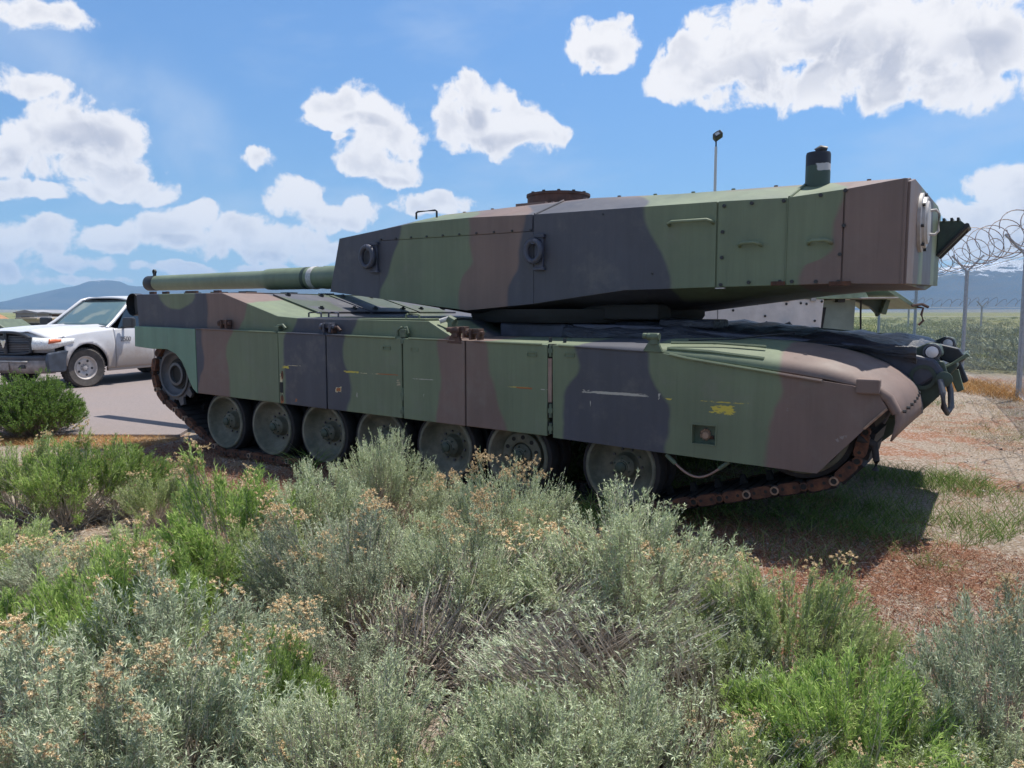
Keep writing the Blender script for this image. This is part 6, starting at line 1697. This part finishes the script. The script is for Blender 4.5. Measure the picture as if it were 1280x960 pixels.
for sg in (-1, 1):
    b = MB(); b.tube([(1.66, sg * .86, 1.20), (1.88, sg * .82, 1.33), (2.22, sg * .755, 1.58), (2.50, sg * .70, 1.79), (2.7, sg * .69, 1.835), (3.4, sg * .70, 1.84), (3.95, sg * .70, 1.80), (4.05, sg * .80, 1.50), (4.08, sg * .93, 1.22)], [.035, .037, .038, .04, .042, .042, .042, .05, .05], 8); tb(b, 'roof_pillar', 'white_dusty_paint', smooth=60)
    b = MB(); b.tube([(2.93, sg * .70, 1.82), (2.96, sg * .96, 1.22)], .035, 8); tb(b, 'door_pillar', 'truck_dark', smooth=60)
    b = MB(); b.add([(1.86, sg * .945, 1.19), (2.93, sg * .95, 1.20), (2.90, sg * .72, 1.80), (2.54, sg * .72, 1.78), (2.18, sg * .81, 1.52)], [(0, 1, 2, 3, 4)]); tb(b, 'side_window', 'side_glass', solid=.006)
    b = MB(); b.add([(2.98, sg * .95, 1.20), (3.95, sg * .95, 1.22), (3.85, sg * .72, 1.78), (2.95, sg * .72, 1.80)], [(0, 1, 2, 3)]); tb(b, 'rear_side_window', 'side_glass', solid=.006)
    b = MB(); b.box(1.90, 2.02, sg * 1.17 - .14, sg * 1.17 + .14, 1.20, 1.42); mr = tb(b, 'mirror', 'truck_dark', bevel=.035)
    b = MB(); b.tube([(2.02, sg * .96, 1.22), (2.04, sg * 1.12, 1.23)], .035, 6); tb(b, 'mirror_arm', 'truck_dark', parent=mr)
b = MB(); b.add([(4.02, -.72, 1.76), (4.02, .72, 1.76), (4.08, .88, 1.24), (4.08, -.88, 1.24)], [(0, 1, 2, 3)]); tb(b, 'rear_window', 'side_glass', solid=.006)
b = MB(); b.box(1.60, 1.76, -.80, .80, 1.19, 1.235); tb(b, 'cowl', 'truck_dark', bevel=.01)
b = MB(); b.box(.45, 5.6, -.78, .78, .38, .80); tb(b, 'chassis', 'truck_dark')
b = MB(); b.box(1.55, 4.08, -.90, .90, .40, 1.15); tb(b, 'cab_floor', 'truck_dark')
b = MB(); b.box(2.3, 2.75, -.62, -.20, 1.1, 1.55); b.box(2.3, 2.75, .20, .62, 1.1, 1.55); tb(b, 'seats', 'truck_dark', bevel=.05)
b = MB(); b.box(4.15, 5.8, -.93, .93, .75, .82); tb(b, 'bed_floor', 'truck_dark')
b = MB(); b.box(5.78, 5.83, -.95, .95, .5, 1.22); tb(b, 'tailgate', 'white_dusty_paint', bevel=.015)
# door lettering: raised badge reading 2500
def letters(txt, size, M4, m, parent, name):
    cu = bpy.data.curves.new(name, 'FONT'); cu.body = txt; cu.size = size; cu.extrude = .004; cu.align_x = 'CENTER'
    o = bpy.data.objects.new(name, cu); COL.objects.link(o); dg = bpy.context.evaluated_depsgraph_get()
    me = bpy.data.meshes.new_from_object(o.evaluated_get(dg)); bpy.data.objects.remove(o); me.materials.clear(); me.materials.append(m)
    q = put(name, me, parent); q.matrix_local = M4; return q
mx = Matrix.Translation((2.02, -1.006, .915)) @ Matrix.Rotation(PI / 2, 4, 'X')
letters('2500', .14, mx, K['badge_grey'], truck, 'door_badge')
# wheels
tprof = [(.24, -.10), (.37, -.13), (.392, -.11), (.40, -.08), (.40, .10), (.392, .13), (.24, .13)]
b = MB(); b.lathe(tprof, (0, 0, 0), 'y', 40); ty = b.mesh('tyre', K['tyre_dusty'], 40)
b = MB(); b.lathe([(.245, -.09), (.24, -.105), (.228, -.10), (.205, -.05), (.185, -.045), (.17, -.06), (.11, -.065), (.085, -.05), (.05, -.05), (.045, -.085), (.0, -.09)], (0, 0, 0), 'y', 40); rm = b.mesh('rim', K['steel_rim'], 40)
b = MB()
for k in range(5):
    a = k * 2 * PI / 5 + .3; b.lathe([(.026, -.066), (0, -.066)], (.147 * math.cos(a), 0, .147 * math.sin(a)), 'y', 10)
hm = b.mesh('rim_hole', K['truck_dark'])
b = MB()
for k in range(8): a = k * PI / 4; b.bolt(.068 * math.cos(a), -.055, .068 * math.sin(a), .010, .012)
nm = b.mesh('wheel_nuts', K['badge_grey'])
tread = MB()
for k in range(44):
    a = k * 2 * PI / 44
    for y0, y1, da in ((-.115, -.03, 0), (.03, .115, .07)):
        M4 = Matrix.Rotation(a + da, 4, 'Y'); tread.box(.395, .408, y0, y1, -.018, .018, M4)
tm = tread.mesh('tread', K['tyre_dusty'])
for s in (1.02, 4.60):
    for sg in (-1, 1):
        w = put('wheel', ty, truck, (s, sg * .86, .402), (0, 0, 0 if sg < 0 else PI))
        if s < 2 and sg < 0: w.rotation_euler = (0, .4, rad(-12))
        put('rim', rm, w); put('rim_hole', hm, w); put('wheel_nuts', nm, w); put('tread', tm, w)
for sg in (-1, 1):
    for s in (1.02, 4.60):
        b = MB(); b.tube([(s + .53 * math.cos(a), sg * .80, .40 + .53 * math.sin(a)) for a in np.linspace(-.1, PI + .1, 16)], .05, 6); tb(b, 'wheel_well', 'truck_dark', smooth=60)
        b = MB(); b.box(s - .5, s + .5, sg * .66 - .02, sg * .66 + .02, .35, .95); tb(b, 'well_back', 'truck_dark')

# ------------------------------------------------------------------ air between the lot and the mountains
hm_ = bpy.data.materials.new('haze'); hm_.use_nodes = True; ht = hm_.node_tree; ht.nodes.clear()
pv = ht.nodes.new('ShaderNodeVolumePrincipled'); pv.inputs['Color'].default_value = (.40, .66, 1.0, 1); pv.inputs['Density'].default_value = 0.00011
pv.inputs['Anisotropy'].default_value = 0.0
ho = ht.nodes.new('ShaderNodeOutputMaterial'); ht.links.new(pv.outputs[0], ho.inputs['Volume'])
b = MB(); b.box(-9500, 9500, -9500, 9500, -64, 520)
hz_ = b.build('haze', hm_); hz_['kind'] = 'stuff'; hz_['label'] = 'thin bluish haze over the plain'
